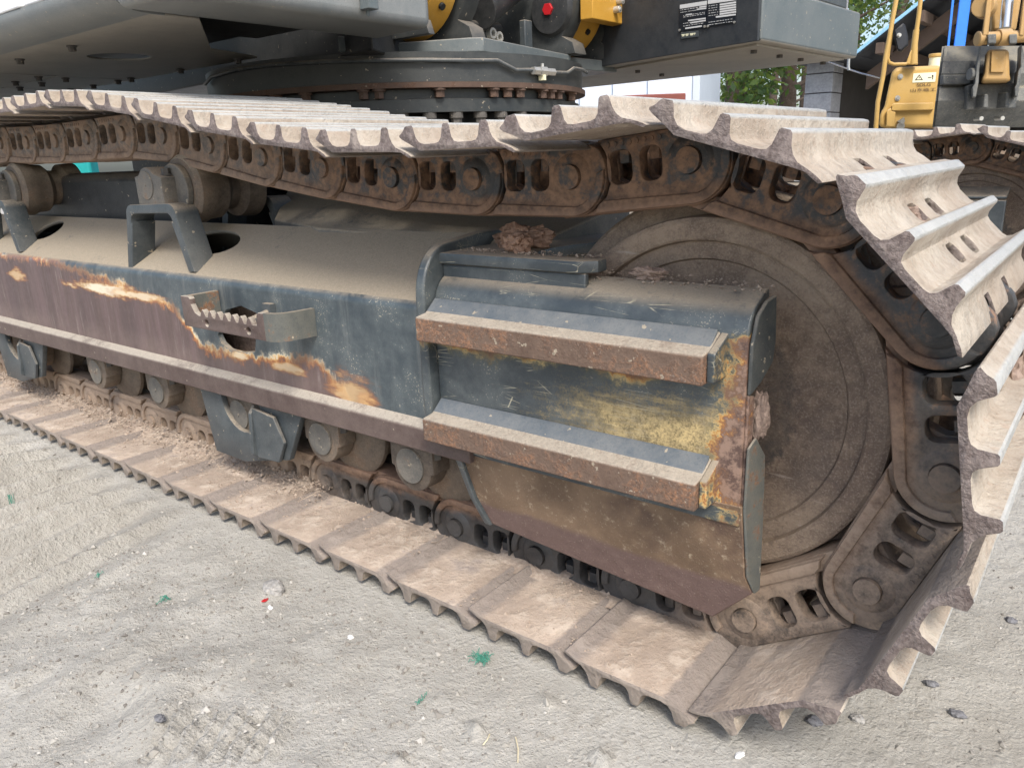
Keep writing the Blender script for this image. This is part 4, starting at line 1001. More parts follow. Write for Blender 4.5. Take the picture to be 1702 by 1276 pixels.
# boom foot: four lugs, two yellow eyes, cylinders between
MAT['lug'] = MAT['paint_ring']
def lug(y, t, r=.235, cx=-1.60, cz=1.455):
    ol = [(cx-.5, 1.227), (-1.36, 1.227), (-1.375, 1.27)] + arc(cx, cz, r, -42, 120, 18) + [(cx-.5, cz+.2)]
    return obj('boom_lug', plate([ol], t, Matrix.Translation((0, y, 0)) @ XZ, .004), 'lug', UF, smooth=True, ang=40)
lug(1.085, .03); L2 = lug(1.325, .075); L3 = lug(1.965, .085); lug(2.235, .03)
def eye(y0, y1, name='boom_eye'):
    b = B(); b.lathe([(.215, y0), (.215, y1), (.10, y1), (.10, y0)], 40, Matrix.Translation((-1.60, 0, 1.455)), closed=True); o = b.build(name, 'bronze', UF, .004)
    b = B(); a_ = math.radians(-35); b.cyl((-1.60+.212*math.cos(a_), (y0+y1)/2, 1.455+.212*math.sin(a_)), (-1.60+.225*math.cos(a_), (y0+y1)/2, 1.455+.225*math.sin(a_)), .012, 10); b.build('grease_nipple', 'black', o)
    b = B(); b.lathe([(.195, y0-.018), (.195, y0-.002), (.10, y0-.002), (.10, y0-.018)], 32, Matrix.Translation((-1.60, 0, 1.455)), closed=True); b.build('dust_seal', 'black', o)
eye(1.145, 1.265); eye(2.035, 2.185)
b = B(); b.lathe([(0, 1.895), (.05, 1.895), (.09, 1.90), (.10, 1.921)], 32, Matrix.Translation((-1.47, 0, 1.40))); BO = b.build('pin_boss', 'paint_dark', L3)
b = B(); b.cyl((-1.47, 1.884, 1.40), (-1.47, 1.8955, 1.40), .024, 6); b.build('grease_cap', 'red', L3, .001)
for (y0, z0, y1, z1, r) in ((1.48, 1.36, 1.86, 1.52, .075), (1.42, 1.30, 1.75, 1.335, .020)):
    b = B(); b.cyl((-1.50, y0, z0), (-1.62, y1, z1), r, 28); b.build('boom_cylinder', 'paint_dark', UF, .004)
b = B(); b.box((-1.60, 1.36, 1.227), (-1.56, 1.93, 1.262)); b.prism([(-1.55, 1.80, 1.227), (-1.52, 1.80, 1.227), (-1.52, 1.80, 1.36), (-1.55, 1.80, 1.36)], (0, .05, 0)); b.build('foot_web', 'paint', UF, .004)
b = B()
for y, z in ((1.56, 1.285), (1.60, 1.275)): b.lathe([(.011, 0), (.020, 0), (.020, .02), (.011, .02)], 14, Matrix.Translation((-1.49, y, z)) @ Matrix.Rotation(PI/2, 4, 'Z'), closed=True)
b.build('hose_fitting', 'steel_cap', UF)
HB = None
pa, pb_ = atx(985, 8, -1.30), atx(1040, 8, -1.30)
b = B(); b.prism([(-1.36, pa[1], 1.352), (-1.36, pb_[1], 1.352), (-1.36, pb_[1]-.01, 1.52), (-1.36, pa[1], 1.52)], (.06, 0, 0)); HB = b.build('manifold_block', 'bronze', UF, .004)
for (u, v) in ((1022, 17), (1040, 23), (1027, 3), (1046, 6)):
    p = atx(u, v, -1.298); b = B(); b.cyl((-1.300, p[1], p[2]), (-1.272, p[1], p[2]), .0135, 14); b.cyl((-1.2722, p[1], p[2]), (-1.270, p[1], p[2]), .007, 6); b.build('cap_screw', 'steel_cap', HB, .001)

# ------------------------------------------------------------------ soil on the machine
def on_top(name, loc, rad, seed, mat, label, cat, sq=(1, 1, 1), amp=.45, group=None):
    o = obj(name, blob_mesh(name, rad, seed, 4, amp, sq), mat, smooth=False); o.location = loc; return tag(o, label, cat, group)
on_top('mud_clod', (-.372, .250, .696), .035, 3, 'clod', 'large lumpy red-brown clay clod lying on the guard top by the idler', 'clod', (1.5, .8, .66), .55)
on_top('mud_clod', (-.345, .185, .690), .022, 9, 'clod', 'small pale clay lump touching the big clod on the guard top', 'clod', (1.3, .9, .8), .55)
on_top('mud_clod', (-.075, .175, .657), .017, 5, 'mud', 'small flat soil crumb on the guard edge in front of the idler rim', 'clod', (1.6, .9, .6), .5)
on_top('mud_cake', (.126, .150, .462), .020, 12, 'mud', 'vertical cake of dried mud wedged between guard end and idler disc', 'mud', (.75, .7, 1.9), .30)
# crumbs lying on bottom shoes, guard top and frame
n = 3800
cx = rng.uniform(-3.2, -.02, n); cy = rng.beta(1.3, 1.0, n)*.205; sz = np.clip(rng.lognormal(-6.35, .45, n), .0008, .006)
kz = fnoise(cx, cy, 5, 61, 3) > -.06; cx, cy, sz = cx[kz], cy[kz], sz[kz]
scatter('soil_crumbs', np.stack([cx, cy, np.full_like(cx, .0428)+sz*.2], -1), sz, 'crumb')
n = 420
cx = rng.uniform(-.46, .125, n); cy = rng.uniform(.155, .20, n); sz = np.clip(rng.lognormal(-6.4, .5, n), .0008, .005)
scatter('soil_crumbs', np.stack([cx, cy, np.where(cx < -.17, .677, .6475+(cy-.172)*.22)+sz*.2], -1), sz, 'crumb')
def mound(x0, x1, y0, y1, hgt, seed, d=.006):
    nx = int((x1-x0)/d); ny = int((y1-y0)/d); X, Y = np.meshgrid(np.linspace(x0, x1, nx), np.linspace(y0, y1, ny))
    t = (Y-y0)/(y1-y0); e = sstep(x0, x0+.15, X)*sstep(x1, x1-.25, X)
    Z = .040 + e*hgt*sstep(0, 1, t + .9*fnoise(X, Y, 7, seed, 4))*(.55+1.3*np.abs(fnoise(X, Y, 18, seed+3, 4))) + e*.008*fnoise(X, Y, 60, seed+5, 3)
    idx = np.arange(nx*ny).reshape(ny, nx); Q = np.stack([idx[:-1, :-1], idx[:-1, 1:], idx[1:, 1:], idx[1:, :-1]], -1).reshape(-1, 4)
    me = bpy.data.meshes.new('soil_bank'); me.from_pydata(np.stack([X, Y, Z], -1).reshape(-1, 3).tolist(), [], Q.tolist()); me.update()
    o = obj('soil_bank', me, 'crumb', None, smooth=True, ang=180); o['kind'] = 'stuff'
mound(-3.3, -.92, .125, .235, .034, 71); mound(-.95, .0, .16, .235, .018, 75)
n = 2600
cx = rng.uniform(-3.2, -.95, n); cy = .19-np.abs(rng.normal(0, .030, n)); sz = np.clip(rng.lognormal(-6.1, .5, n), .0009, .006)
scatter('soil_crumbs', np.stack([cx, cy, .043+np.clip(cy-.14, 0, .05)*.5+rng.uniform(0, .010, n)], -1), sz, 'crumb')
on_top('mud_cake', (.268, .255, .735), .026, 31, 'mud', 'mud lump packed in the upper slot of the shoe at the top right', 'mud', (1.1, 1.0, .9), .5)
on_top('mud_cake', (.330, .250, .650), .026, 35, 'mud', 'mud lump packed in the lower slot of the same top right shoe', 'mud', (1.0, 1.0, 1.0), .5)
on_top('mud_cake', (.418, .36, .50), .030, 37, 'mud', 'crumbly mud between grousers of the shoe at the far right edge', 'mud', (.8, 1.6, 1.5), .5)

# ------------------------------------------------------------------ litter on the ground
def gz(x, y): return float(ground_h(np.array([x]), np.array([y]))[0])
def gpt(u, v): p = atz(u, v, .0); z = gz(p[0], p[1]); p = atz(u, v, z); return Vector((p[0], p[1], z))
MAT['twine'] = simple('green_twine', (.06, .25, .18), .6)
def twine(name, u, v, rad, strands, label, seed, th=.0007):
    rr = random.Random(seed); c = gpt(u, v); b = B()
    for k in range(strands):
        a = rr.uniform(0, 2*PI); p = c + Vector((rr.gauss(0, rad*.15), rr.gauss(0, rad*.15), .004)); pts = []
        for i in range(7):
            pts.append(p.copy()); a += rr.uniform(-.7, .7); p = p + Vector((math.cos(a), math.sin(a), 0))*rad/6; p.z = gz(p.x, p.y) + rr.uniform(.002, .010)
        b.tube(pts, th, 5)
    return tag(b.build(name, 'twine'), label, 'twine', 'green twine scraps on the soil')
twine('twine_tuft', 800, 1096, .020, 26, 'bright green frayed twine tuft on bare soil in front of the shoes', 3)
twine('twine_scrap', 702, 1166, .012, 4, 'few thin green threads on soil below the bright twine tuft', 5, .0007)
twine('twine_scrap', 270, 1000, .016, 7, 'dull green thread scrap on soil left of the red scrap', 8)
twine('twine_scrap', 16, 824, .018, 9, 'green thread scrap at the left edge of the photo by the ruts', 11)
twine('twine_scrap', 160, 962, .016, 4, 'faint green threads on soil in the lower left', 13, .0007)
def flake(name, u, v, mat, label, cat, seed, s):
    c = gpt(u, v); o = obj(name, blob_mesh(name, s, seed, 2, .5, (1.3, .7, .25)), mat, smooth=False); o.location = c+Vector((0, 0, s*.12)); o.rotation_euler = (0, .15, seed); return tag(o, label, cat)
flake('plastic_scrap', 441, 997, 'red', 'small red plastic scrap on the soil in front of the shoes', 'scrap', 2, .008)
MAT['paper'] = simple('white_paper', (.75, .75, .74), .8)
flake('paper_scrap', 449, 1010, 'paper', 'white paper scrap beside the small red scrap', 'scrap', 6, .006)
flake('paper_scrap', 1230, 1255, 'paper', 'pale greenish paper flake at the bottom of the photo right of centre', 'scrap', 14, .008)
MAT['stone'] = soil_mat('grey_stone', (.20, .195, .185), (.40, .385, .36))
MAT['dark_stone'] = soil_mat('dark_stone', (.10, .10, .105), (.22, .22, .23))
for i, (u, v, s, m_, lb) in enumerate([(455, 980, .018, 'stone', 'largest flat grey stone just above the red scrap'), (266, 1195, .008, 'dark_stone', 'dark pebble alone on pale soil at the lower left'), (512, 880, .014, 'clod', 'brown clod held under the shoe edge'), (583, 1060, .005, 'paper', 'white chip of stone in the gravel patch'), (1680, 1032, .008, 'dark_stone', 'dark pebble at the right edge beside the raised shoes'), (1425, 1196, .009, 'stone', 'reddish grey pebble under the lifted end of the last shoe'), (1352, 1200, .010, 'dark_stone', 'dark pebble under the last shoe grousers'), (1548, 1137, .008, 'dark_stone', 'grey pebble on the soil right of the last raised shoe'), (1590, 1188, .009, 'dark_stone', 'jagged dark pebble on the soil at the lower right')]):
    c = gpt(u, v); o = obj('stone', blob_mesh('stone', s, i+20, 3, .4, (1.25, .95, .7)), m_, smooth=False); o.location = c+Vector((0, 0, s*.25)); tag(o, lb, 'stone', 'loose stones on the yard soil')
MAT['straw'] = simple('straw', (.62, .55, .38), .8)
for (u0, v0, u1, v1, lb) in [(857, 1228, 861, 1270, 'long pale straw at the bottom centre of the photo'), (814, 1223, 803, 1241, 'short straw left of the long straw at the bottom'), (1490, 1125, 1484, 1150, 'thin pale stalk standing on soil at the lower right')]:
    a_, c_ = gpt(u0, v0)+Vector((0, 0, .004)), gpt(u1, v1)+Vector((0, 0, .004)); b = B(); b.tube([a_, (a_+c_)/2+Vector((.003, 0, .003)), c_], .0012, 5); tag(b.build('straw', 'straw'), lb, 'straw', 'dry straws on the soil')

# ------------------------------------------------------------------ yellow excavator behind
RV = np.array([math.cos(YAW), math.sin(YAW), 0.0])
def pts(px, d): return [tuple(atd(u, v, d)) for u, v in px]
FY = np.array([math.cos(math.radians(28))*F0[0]+math.sin(math.radians(28))*RV[0], math.cos(math.radians(28))*F0[1]+math.sin(math.radians(28))*RV[1], 0.0])   # the machine's own depth direction
def slab(name, px, d, th, mat, parent, bevel=.0, **kw):
    b = B(); b.prism(pts(px, d), tuple(FY*th)); return b.build(name, mat, parent, bevel, **kw)
base = atd(1600, 400, 5.6); YE = empty('excavator', (float(base[0]), float(base[1]), 0.0))
tag(YE, 'yellow excavator with grey bucket curled in, parked behind the grey machine', 'excavator')
YE.location = (0, 0, 0)
D = 6.2
def zc5(x, y): return (1450+x*160/1701, 90+y*120/1276)
hood = [zc5(110, 1300), zc5(130, 1080), zc5(160, 1000), zc5(190, 960), zc5(215, 900), zc5(335, 330), zc5(370, 280), zc5(420, 240), zc5(480, 225), zc5(1210, 195), zc5(1210, 1300)]
hd = slab('side_hood', hood, D, .9, 'yellow', YE, .03, seg=4)
# embossed lower door with its frame
slab('hood_rib', [zc5(340, 1010), zc5(340, 900), zc5(370, 868), zc5(1080, 858), zc5(1080, 990), zc5(420, 1005)], D-.035, .034, 'yellow', YE, .012, seg=3)
slab('hood_rib', [zc5(240, 1290), zc5(250, 1000), zc5(335, 940), zc5(345, 1005), zc5(410, 1020), zc5(395, 1290)], D-.032, .031, 'yellow', YE, .01, seg=3)
for (x, y) in ((490, 402), (440, 782)):
    P = atd(*zc5(x, y), D-.002); b = B(); q = Vector(P); n_ = Vector(F0); b.cyl(q-n_*.006, q, .020, 20); b.cyl(q-n_*.012, q-n_*.006, .012, 12); b.build('hood_latch', 'steel_cap', YE)
P = Vector(atd(*zc5(500, 1190), D-.004)); b = B(); b.cyl(P-Vector(F0)*.02, P, .032, 3); b.cyl(P-Vector(F0)*.03, P-Vector(F0)*.02, .018, 14); b.cyl(P-Vector(F0)*.012+Vector((0, 0, -.035)), P+Vector((0, 0, -.035)), .03, 12); b.build('lock', 'steel_cap', YE)
dc = slab('decal', [zc5(725, 345), zc5(1130, 322), zc5(1110, 492), zc5(705, 508)], D-.004, .003, 'decal_white', YE)
tri = [zc5(745, 468), zc5(830, 362), zc5(895, 462)]; tri_i = [zc5(780, 452), zc5(829, 385), zc5(868, 448)]
Ao = [np.array(p) for p in pts(tri, D-.0045)]; Ai = [np.array(p) for p in pts(tri_i, D-.0045)]
b = B(); b.addm(Ao+Ai, [(0, 1, 4, 3), (1, 2, 5, 4), (2, 0, 3, 5)]); b.build('warning_triangle', 'decal_ink', dc, smooth=False)
b = B()
for q in ([zc5(820, 405), zc5(836, 405), zc5(834, 435), zc5(822, 435)], [zc5(980, 412), zc5(1045, 408), zc5(1045, 422), zc5(980, 426)], [zc5(1048, 380), zc5(1062, 370), zc5(1082, 380), zc5(1075, 420), zc5(1070, 450), zc5(1052, 450), zc5(1060, 420)]): b.prism(pts(q, D-.0048), tuple(F0*.0005))
b.build('warning_symbol', 'decal_ink', dc, smooth=False)
def text(body, p0, p1, hgt, d, mat, parent, name):
    c = bpy.data.curves.new(name, 'FONT'); c.body = body; c.size = 1.0; c.align_x = 'LEFT'; c.extrude = .0
    o = bpy.data.objects.new(name, c); link(o); dg = bpy.context.evaluated_depsgraph_get(); dg.update(); me = bpy.data.meshes.new_from_object(o.evaluated_get(dg)); bpy.data.objects.remove(o)
    co = np.empty(len(me.vertices)*3); me.vertices.foreach_get('co', co); co = co.reshape(-1, 3); mn, mx = co.min(0), co.max(0)
    A = np.array(atd(*p0, d)); Bv = np.array(atd(*p1, d)); Cv = np.array(atd(p0[0], p0[1]-hgt, d)); e1 = Bv-A; e2 = Cv-A
    u = (co[:, 0]-mn[0])/(mx[0]-mn[0]); v_ = (co[:, 1]-mn[1])/(mx[1]-mn[1]); N_ = A+u[:, None]*e1+v_[:, None]*e2
    me.vertices.foreach_set('co', N_.reshape(-1)); me.update(); me.materials.clear(); return obj(name, me, mat, parent, smooth=False)
text('SDLG', zc5(785, 576), zc5(1028, 566), 55*120/1276, D-.006, 'decal_ink', YE, 'maker_lettering')
text('山东临工', zc5(675, 672), zc5(1125, 655), 62*120/1276, D-.006, 'decal_ink', YE, 'maker_lettering')
# rails and mirror
def zc1(x, y): return (1412+x*160/1701, y*120/1276)
def rail(name, px, d, r, mat='yellow'):
    b = B(); b.tube(pts(px, d), r, 12); return b.build(name, mat, YE)
rail('handrail', [zc1(845, -200), zc1(825, 0), zc1(760, 340), zc1(700, 700), zc1(640, 1000), (1468, 125), (1459, 170), (1456, 210), (1456, 240)], D-.1, .0165)
rail('handrail', [zc1(740, 620), zc1(690, 900), zc1(672, 1040), zc1(700, 1110), zc1(780, 1140), zc1(1000, 1135)], D-.08, .0125)
rail('handrail', [zc1(1275, -200), zc1(1255, 0), zc1(1220, 300), zc1(1185, 540)], D-.05, .0155)
b = B(); b.tube(pts([zc1(1180, 530), zc1(1150, 780), zc1(1125, 1140)], D-.05), [.021, .022, .03], 12); b.build('rail_socket', 'yellow', YE)
slab('rail_foot', [zc1(1085, 880), zc1(1185, 880), zc1(1210, 1145), zc1(985, 1145)], D-.06, .05, 'yellow', YE, .008)
mir = [zc1(790, 540), zc1(940, 405), zc1(985, 440), zc1(1035, 640), zc1(1040, 800), zc1(905, 925), zc1(850, 905), zc1(795, 700)]
MR = slab('mirror', mir, D-.13, .05, 'black', YE, .01, seg=3)
cxm = np.mean([p[0] for p in mir]); cym = np.mean([p[1] for p in mir])
slab('mirror_back', [(cxm+(u-cxm)*.8, cym+(v-cym)*.85) for u, v in mir], D-.137, .006, 'glass', MR, .002)
P = Vector(atd(*zc1(870, 630), D-.14)); b = B(); b.hexbolt(P, -F0, .012, .02); b.build('mirror_bolt', 'steel_cap', MR)
# filler cap on the hood
P = Vector(atd(1554, 104, D+.2)); b = B(); b.cyl(P+Vector((0, 0, -.05)), P+Vector((0, 0, .035)), .043, 20); fc = b.build('filler_neck', 'decal_white', YE); b = B(); b.cyl(P+Vector((0, 0, .035)), P+Vector((0, 0, .062)), .050, 20); b.build('filler_cap', 'yellow', fc, .006)
# bucket, arm and links
def z3(x, y): return (1542+x*160/1701, y*120/1276)
def z4(x, y): return (1542+x*160/1701, 100+y*120/1276)
DB = 5.1
def bucket():
    # curved back built from horizontal strips, real depth behind
    rows = [(815, .16), (950, .06), (1080, .0), (1300, -.02), (1520, .0), (1560, -.02), (1780, -.05), (1960, -.02), (2250, .10)]
    b = B(); v = []; f = []
    for y, dd in rows:
        for u in (z3(300, y)[0]-(y-815)*.0115, 1712):
            v.append(tuple(atd(u, y*120/1276, DB+dd)))
    for i in range(len(rows)-1): f.append((2*i, 2*i+1, 2*i+3, 2*i+2))
    n_ = len(v); v += [tuple(np.array(p)+F0*.03) for p in v]
    f += [tuple(n_+i for i in q[::-1]) for q in f]
    b.addm(v, f); o = b.build('bucket', 'bucket', YE, 0, ang=25)
    # side cheeks
    for un, du in ((0, 0), (1, 0)):
        px = []
        for y, dd in rows: px.append((z3(300, y)[0]-(y-815)*.0115 if un == 0 else 1716, y*120/1276, DB+dd))
        poly = [tuple(atd(u, v_, d)) for u, v_, d in px] + [tuple(atd(px[-1][0], px[-1][1], DB+.75)), tuple(atd(px[0][0], px[0][1]+6, DB+.85))]
        b = B(); b.prism(poly, tuple(RV*.022)); b.build('bucket_cheek', 'bucket', o, .004)
    for y0, y1 in ((1488, 1500), (1640, 1660)):
        b = B(); b.prism(pts([z3(300, y0), z3(790, y0-8), z3(790, y1+130-(40)), z3(295, y1+95)], DB-.05), tuple(F0*.035)); 
    b = B(); b.prism(pts([z4(275, 265), z4(760, 255), z4(770, 425), z4(270, 435)], DB-.045), tuple(F0*.04)); b.build('wear_strip', 'bucket', o, .006)
    b = B(); b.prism(pts([z4(705, 460), z4(790, 430), z4(1620, 400), z4(1560, 850), z4(690, 880)], DB-.075), tuple(F0*.04)); b.build('wear_plate', 'bucket', o, .006)
    for x0, y0, x1, y1 in ((1010, 600, 1075, 845), (1395, 570, 1450, 840)):
        b = B(); b.prism(pts([z4(x0, y0), z4(x1, y0), z4(x1, y1), z4(x0-30, y1)], DB-.16), tuple(F0*.09)); b.build('lift_lug', 'bucket', o, .006)
    for x, y in ((918, 1035), (1290, 1030)):
        P = Vector(atd(*z4(x, y), DB-.05)); b = B(); b.cyl(P-Vector(F0)*.02, P+Vector(F0)*.05, .013, 14); b.build('rivet', 'steel_cap', o)
    for px in ([z3(940, 780), z3(862, 1180), z4(855, 200), z4(835, 420), z4(790, 480), z4(795, 650), z4(850, 660), z4(900, 380), z4(912, 150), z3(945, 1000)],
               [z3(1655, 780), z3(1640, 1180), z4(1600, 200), z4(1570, 420), z4(1540, 480), z4(1540, 640), z4(1590, 650), z4(1640, 380), z4(1650, 150), z3(1720, 1000)]):
        b = B(); b.prism(pts(px, DB-.24), tuple(FY*.24)); b.build('bucket_ear', 'bucket', o, .004)
    P0 = Vector(atd(*z4(790, 250), DB-.20)); b = B(); b.cyl(P0-Vector(RV)*.02, P0+Vector(RV)*.02, .034, 24); b.build('pin_boss', 'bucket', o, .004)
    return o
bucket()
arm = slab('arm', [z3(1050, 870), z3(1440, 870), z4(1450, 260), z4(1480, 380), z4(940, 390), z4(1010, 220)], DB-.22, .2, 'yellow_worn', YE, .02)
slab('arm_plate', [z3(1130, 900), z3(1370, 900), z4(1350, 220), z4(1110, 220)], DB-.235, .014, 'yellow_worn', arm, .004)
slab('arm_body', [z3(1140, -60), z3(1660, -60), z3(1560, 560), z3(1130, 560)], DB-.1, .22, 'yellow_worn', YE, .02)
slab('bucket_link', [z3(1050, -60), z3(1140, -60), z3(1070, 640), z3(960, 640)], DB-.3, .07, 'yellow_worn', YE, .008)
slab('bucket_link', [z3(1700, -60), z3(1790, -60), z3(1700, 640), z3(1610, 640)], DB-.3, .07, 'yellow_worn', YE, .008)
P0 = Vector(atd(*z3(865, 690), DB-.26)); P1 = Vector(atd(*z3(1800, 640), DB-.26)); b = B(); b.cyl(P0, P1, .034, 20); b.build('link_pin', 'yellow_worn', YE, .002)
for x0, x1, r in ((870, 960, .040), (1230, 1440, .046)):
    b = B(); b.cyl(P0+(P1-P0)*((x0-865)/935), P0+(P1-P0)*((x1-865)/935), r, 24); b.build('pin_bush', 'yellow_worn', YE, .003)
for x0, x1 in ((1060, 1210), (1440, 1580)): slab('pin_block', [z3(x0, 610), z3(x1, 600), z3(x1, 770), z3(x0, 780)], DB-.32, .08, 'bucket', YE, .006)
P0 = Vector(atd(*z3(1420, -60), DB-.22)); P1 = Vector(atd(*z3(1365, 500), DB-.24)); b = B(); b.cyl(P0, P1, .030, 20); b.build('cylinder_rod', 'chrome', YE)
b = B(); b.lathe([(0, -.06), (.06, -.06), (.06, .06), (0, .06)], 20, Matrix.Translation(Vector(atd(*z3(1000, 130), DB-.22)))); b.build('pin_bush', 'yellow_worn', YE, .004)
# undercarriage of the yellow machine, mostly hidden
b = B(); b.prism(pts([(1470, 232), (1760, 232), (1760, 330), (1470, 330)], D+.15), tuple(F0*.55)); b.build('track_group', 'rollers', YE, .05)
lowpt = atd(1600, 330, D+.3); b = B(); b.prism([(p[0], p[1], .0) for p in pts([(1470, 330), (1760, 330)], D+.15)] + [(p[0]+F0[0]*.55, p[1]+F0[1]*.55, 0) for p in pts([(1760, 330), (1470, 330)], D+.15)], (0, 0, .52)); b.build('track_group', 'rollers', YE, .03)

# ------------------------------------------------------------------ yard behind
def wall_down(px, d, th, name, mat, parent=None, zb=0.0):
    """upright slab whose top edge is surveyed and whose foot stands on the ground"""
    T = [np.array(p) for p in pts(px, d)]; poly = [tuple(p) for p in T] + [(T[-1][0], T[-1][1], zb), (T[0][0], T[0][1], zb)]
    b = B(); b.prism(poly, tuple(F0*th)); return b.build(name, mat, parent)
SH = empty('shed', (0, 0, 0)); tag(SH, 'dark open-fronted shed with block pillar and pale blue roof edge', 'shed')
YF = float(atd(1337, 200, 11.0)[1]); EX_ = np.array([1.0, 0, 0]); EY_ = np.array([0, 1.0, 0])
pl = aty(1334, 200, YF); pr_ = aty(1379, 200, YF); w_ = float(pr_[0]-pl[0]); PX = empty('block_pillar', (0, 0, 0)); PX.parent = SH
bbm = B(); bbm.box((0, 0, 0), (w_, .42, .235)); blk = bbm.mesh('block')
for i in range(19):
    o = obj('block', blk, 'block', PX, .008, smooth=False)
    o.location = (pl[0]+random.uniform(-.006, .006), YF+random.uniform(-.01, .01), i*.247); o.rotation_euler = (0, 0, random.uniform(-.008, .008))
b = B(); b.box((pl[0]+.012, YF+.015, 0), (pr_[0]-.012, YF+.40, 4.7)); b.build('mortar_core', 'dark_wall', PX)
x0_ = float(pl[0])
Ta, Tb = np.array(aty(1425, 85, YF-.5)), np.array(aty(1535, -2, YF-.5)); zroof = lambda x: float(Ta[2]+(x-Ta[0])*(Tb[2]-Ta[2])/(Tb[0]-Ta[0]))-.08
b = B(); b.box((x0_-.1, YF-.5, float(Ta[2])-.05), (float(Ta[0])-.01, YF+7.7, float(Ta[2]))); b.build('roof_sheet', 'roof_in', SH)
b = B(); b.box((x0_+.06, YF+.43, 0), (x0_+.26, YF+7, float(Ta[2])-.06)); b.build('side_wall', 'dark_wall', SH)
YB = YF+7.0; hs = []
for u, v, w, h in ((1445, 157, 5, 8), (1451, 157, 4, 8), (1409, 172, 4, 4), (1540, 32, 4, 3), (1547, 29, 6, 3), (1555, 25, 4, 4), (1642, 0, 12, 40), (1650, 22, 16, 14)):
    c_ = aty(u, v, YB); e_ = aty(u+w, v+h, YB); hs.append(rrect(float(c_[0]), float(c_[2]), abs(float(e_[0]-c_[0])), abs(float(e_[2]-c_[2])), .01, 1))
obj('back_wall', plate([[(x0_+.06, 0), (x0_+5.2, 0), (x0_+5.2, zroof(x0_+5.2)), (float(Ta[0]), float(Ta[2])-.06), (x0_+.06, float(Ta[2])-.06)]]+hs, .22, Matrix.Translation((0, YB, 0)) @ XZ), 'dark_wall', SH, smooth=False)
b = B(); b.box((x0_+5.0, YF+.43, 0), (x0_+5.2, YF+7, zroof(x0_+5.0))); b.build('side_wall', 'dark_wall', SH)
T0, T1 = np.array(aty(1425, 85, YF-.5)), np.array(aty(1535, -2, YF-.5)); dT = T1-T0; T1 = T0+dT*5.5; YD = EY_*8.2
b = B(); b.prism([tuple(T0), tuple(T1), tuple(T1+YD), tuple(T0+YD)], (0, 0, -.05)); b.build('roof_sheet', 'roof_in', SH)
b = B(); up = np.array([0, 0, .017]); b.prism([tuple(T0-EY_*.03-up*2), tuple(T1-EY_*.03-up*2), tuple(T1-EY_*.03+up*.5), tuple(T0-EY_*.03+up*.5)], (0, .028, 0)); b.build('roof_edge', 'blue_trim', SH)
for k in range(2):
    s0, s1 = T0+EY_*(.5+k*2.6)+np.array([0, 0, -.42]), T1+EY_*(.5+k*2.6)+np.array([0, 0, -.42]); b = B(); b.prism([tuple(s0), tuple(s1), tuple(s1+np.array([0, 0, .2])), tuple(s0+np.array([0, 0, .2]))], (0, .12, 0)); b.build('roof_beam', 'timber', SH)
for k in range(9):
    q_ = T0+(T1-T0)*(k+.5)/9+np.array([0, 0, -.20]); b = B(); b.prism([tuple(q_), tuple(q_+EX_*.08), tuple(q_+EX_*.08+np.array([0, 0, .12])), tuple(q_+np.array([0, 0, .12]))], (0, 7.9, 0)); b.build('purlin', 'timber', SH)
# hanging wire with a hook by the shed
b = B(); b.tube(pts([(1372, 102), (1430, 122), (1462, 130)], 9.5), .008, 6); b.tube(pts([(1411, 88), (1410, 112), (1411, 117)], 9.5), .018, 6); tag(b.build('hanging_wire', 'chrome'), 'thin grey wire with a hook sagging across the shed front', 'wire')
# blue post of a lifting frame behind the bucket
b = B(); P = np.array(atd(1594, 60, 8.2)); wv = RV*.060; P[2] = 0
b.prism([tuple(P-wv*.9), tuple(P+wv), tuple(P+wv+FY*.12), tuple(P-wv*.9+FY*.12)], (.02, .05, 4.2)); bp = b.build('steel_post', 'blue_steel', None, .01); tag(bp, 'bright blue upright steel post behind the grey bucket', 'post')
b = B(); P2 = P-RV*.075; b.prism([tuple(P2-RV*.012), tuple(P2+RV*.012), tuple(P2+RV*.012+FY*.08), tuple(P2-RV*.012+FY*.08)], (-.04, -.02, 4.2)); b.build('brace', 'blue_steel', bp, .005)
b = B(); b.tube([tuple(P+RV*.26+np.array([0, 0, .1])), tuple(P+RV*.36+np.array([0, 0, 4.2]))], .008, 6); b.build('stay_wire', 'chrome', bp)

# pale site cabin behind the ring
CB = empty('site_cabin', (0, 0, 0)); tag(CB, 'pale blue-white site cabin seen under the grey deck left of the trees', 'cabin')
DC = 8.0
edges = [780, 900, 962, 1017, 1075, 1160]
for i in range(len(edges)-1):
    a_, c_ = np.array(atd(edges[i]+1.5, 170, DC)), np.array(atd(edges[i+1]-1.5, 170, DC)); a_[2] = c_[2] = .25
    b = B(); b.prism([tuple(a_), tuple(c_), tuple(c_+F0*.05), tuple(a_+F0*.05)], (0, 0, 2.5)); b.build('wall_panel', 'cabin', CB, .004)
a_, c_ = np.array(atd(780, 170, DC)), np.array(atd(1160, 170, DC)); a_[2] = c_[2] = .0
b = B(); b.prism([tuple(a_+F0*.03), tuple(c_+F0*.03), tuple(c_+F0*2.4), tuple(a_+F0*2.4)], (0, 0, 2.72)); b.build('cabin_body', 'cabin', CB, .01)
c2 = np.array(atd(1196, 170, DC+.9)); c2[2] = 0; b = B(); b.prism([tuple(c_+RV*.01), tuple(c2), tuple(c2+F0*.5), tuple(c_+RV*.01+F0*.5)], (0, 0, 2.74)); b.build('cabin_end', 'cabin_end', CB, .006)
b = B(); b.prism([tuple(c_-RV*.06-F0*.02), tuple(c_+RV*.012-F0*.02), tuple(c_+RV*.012+F0*.02), tuple(c_-RV*.06+F0*.02)], (0, 0, 2.74)); b.build('corner_post', 'cabin_end', CB, .004)
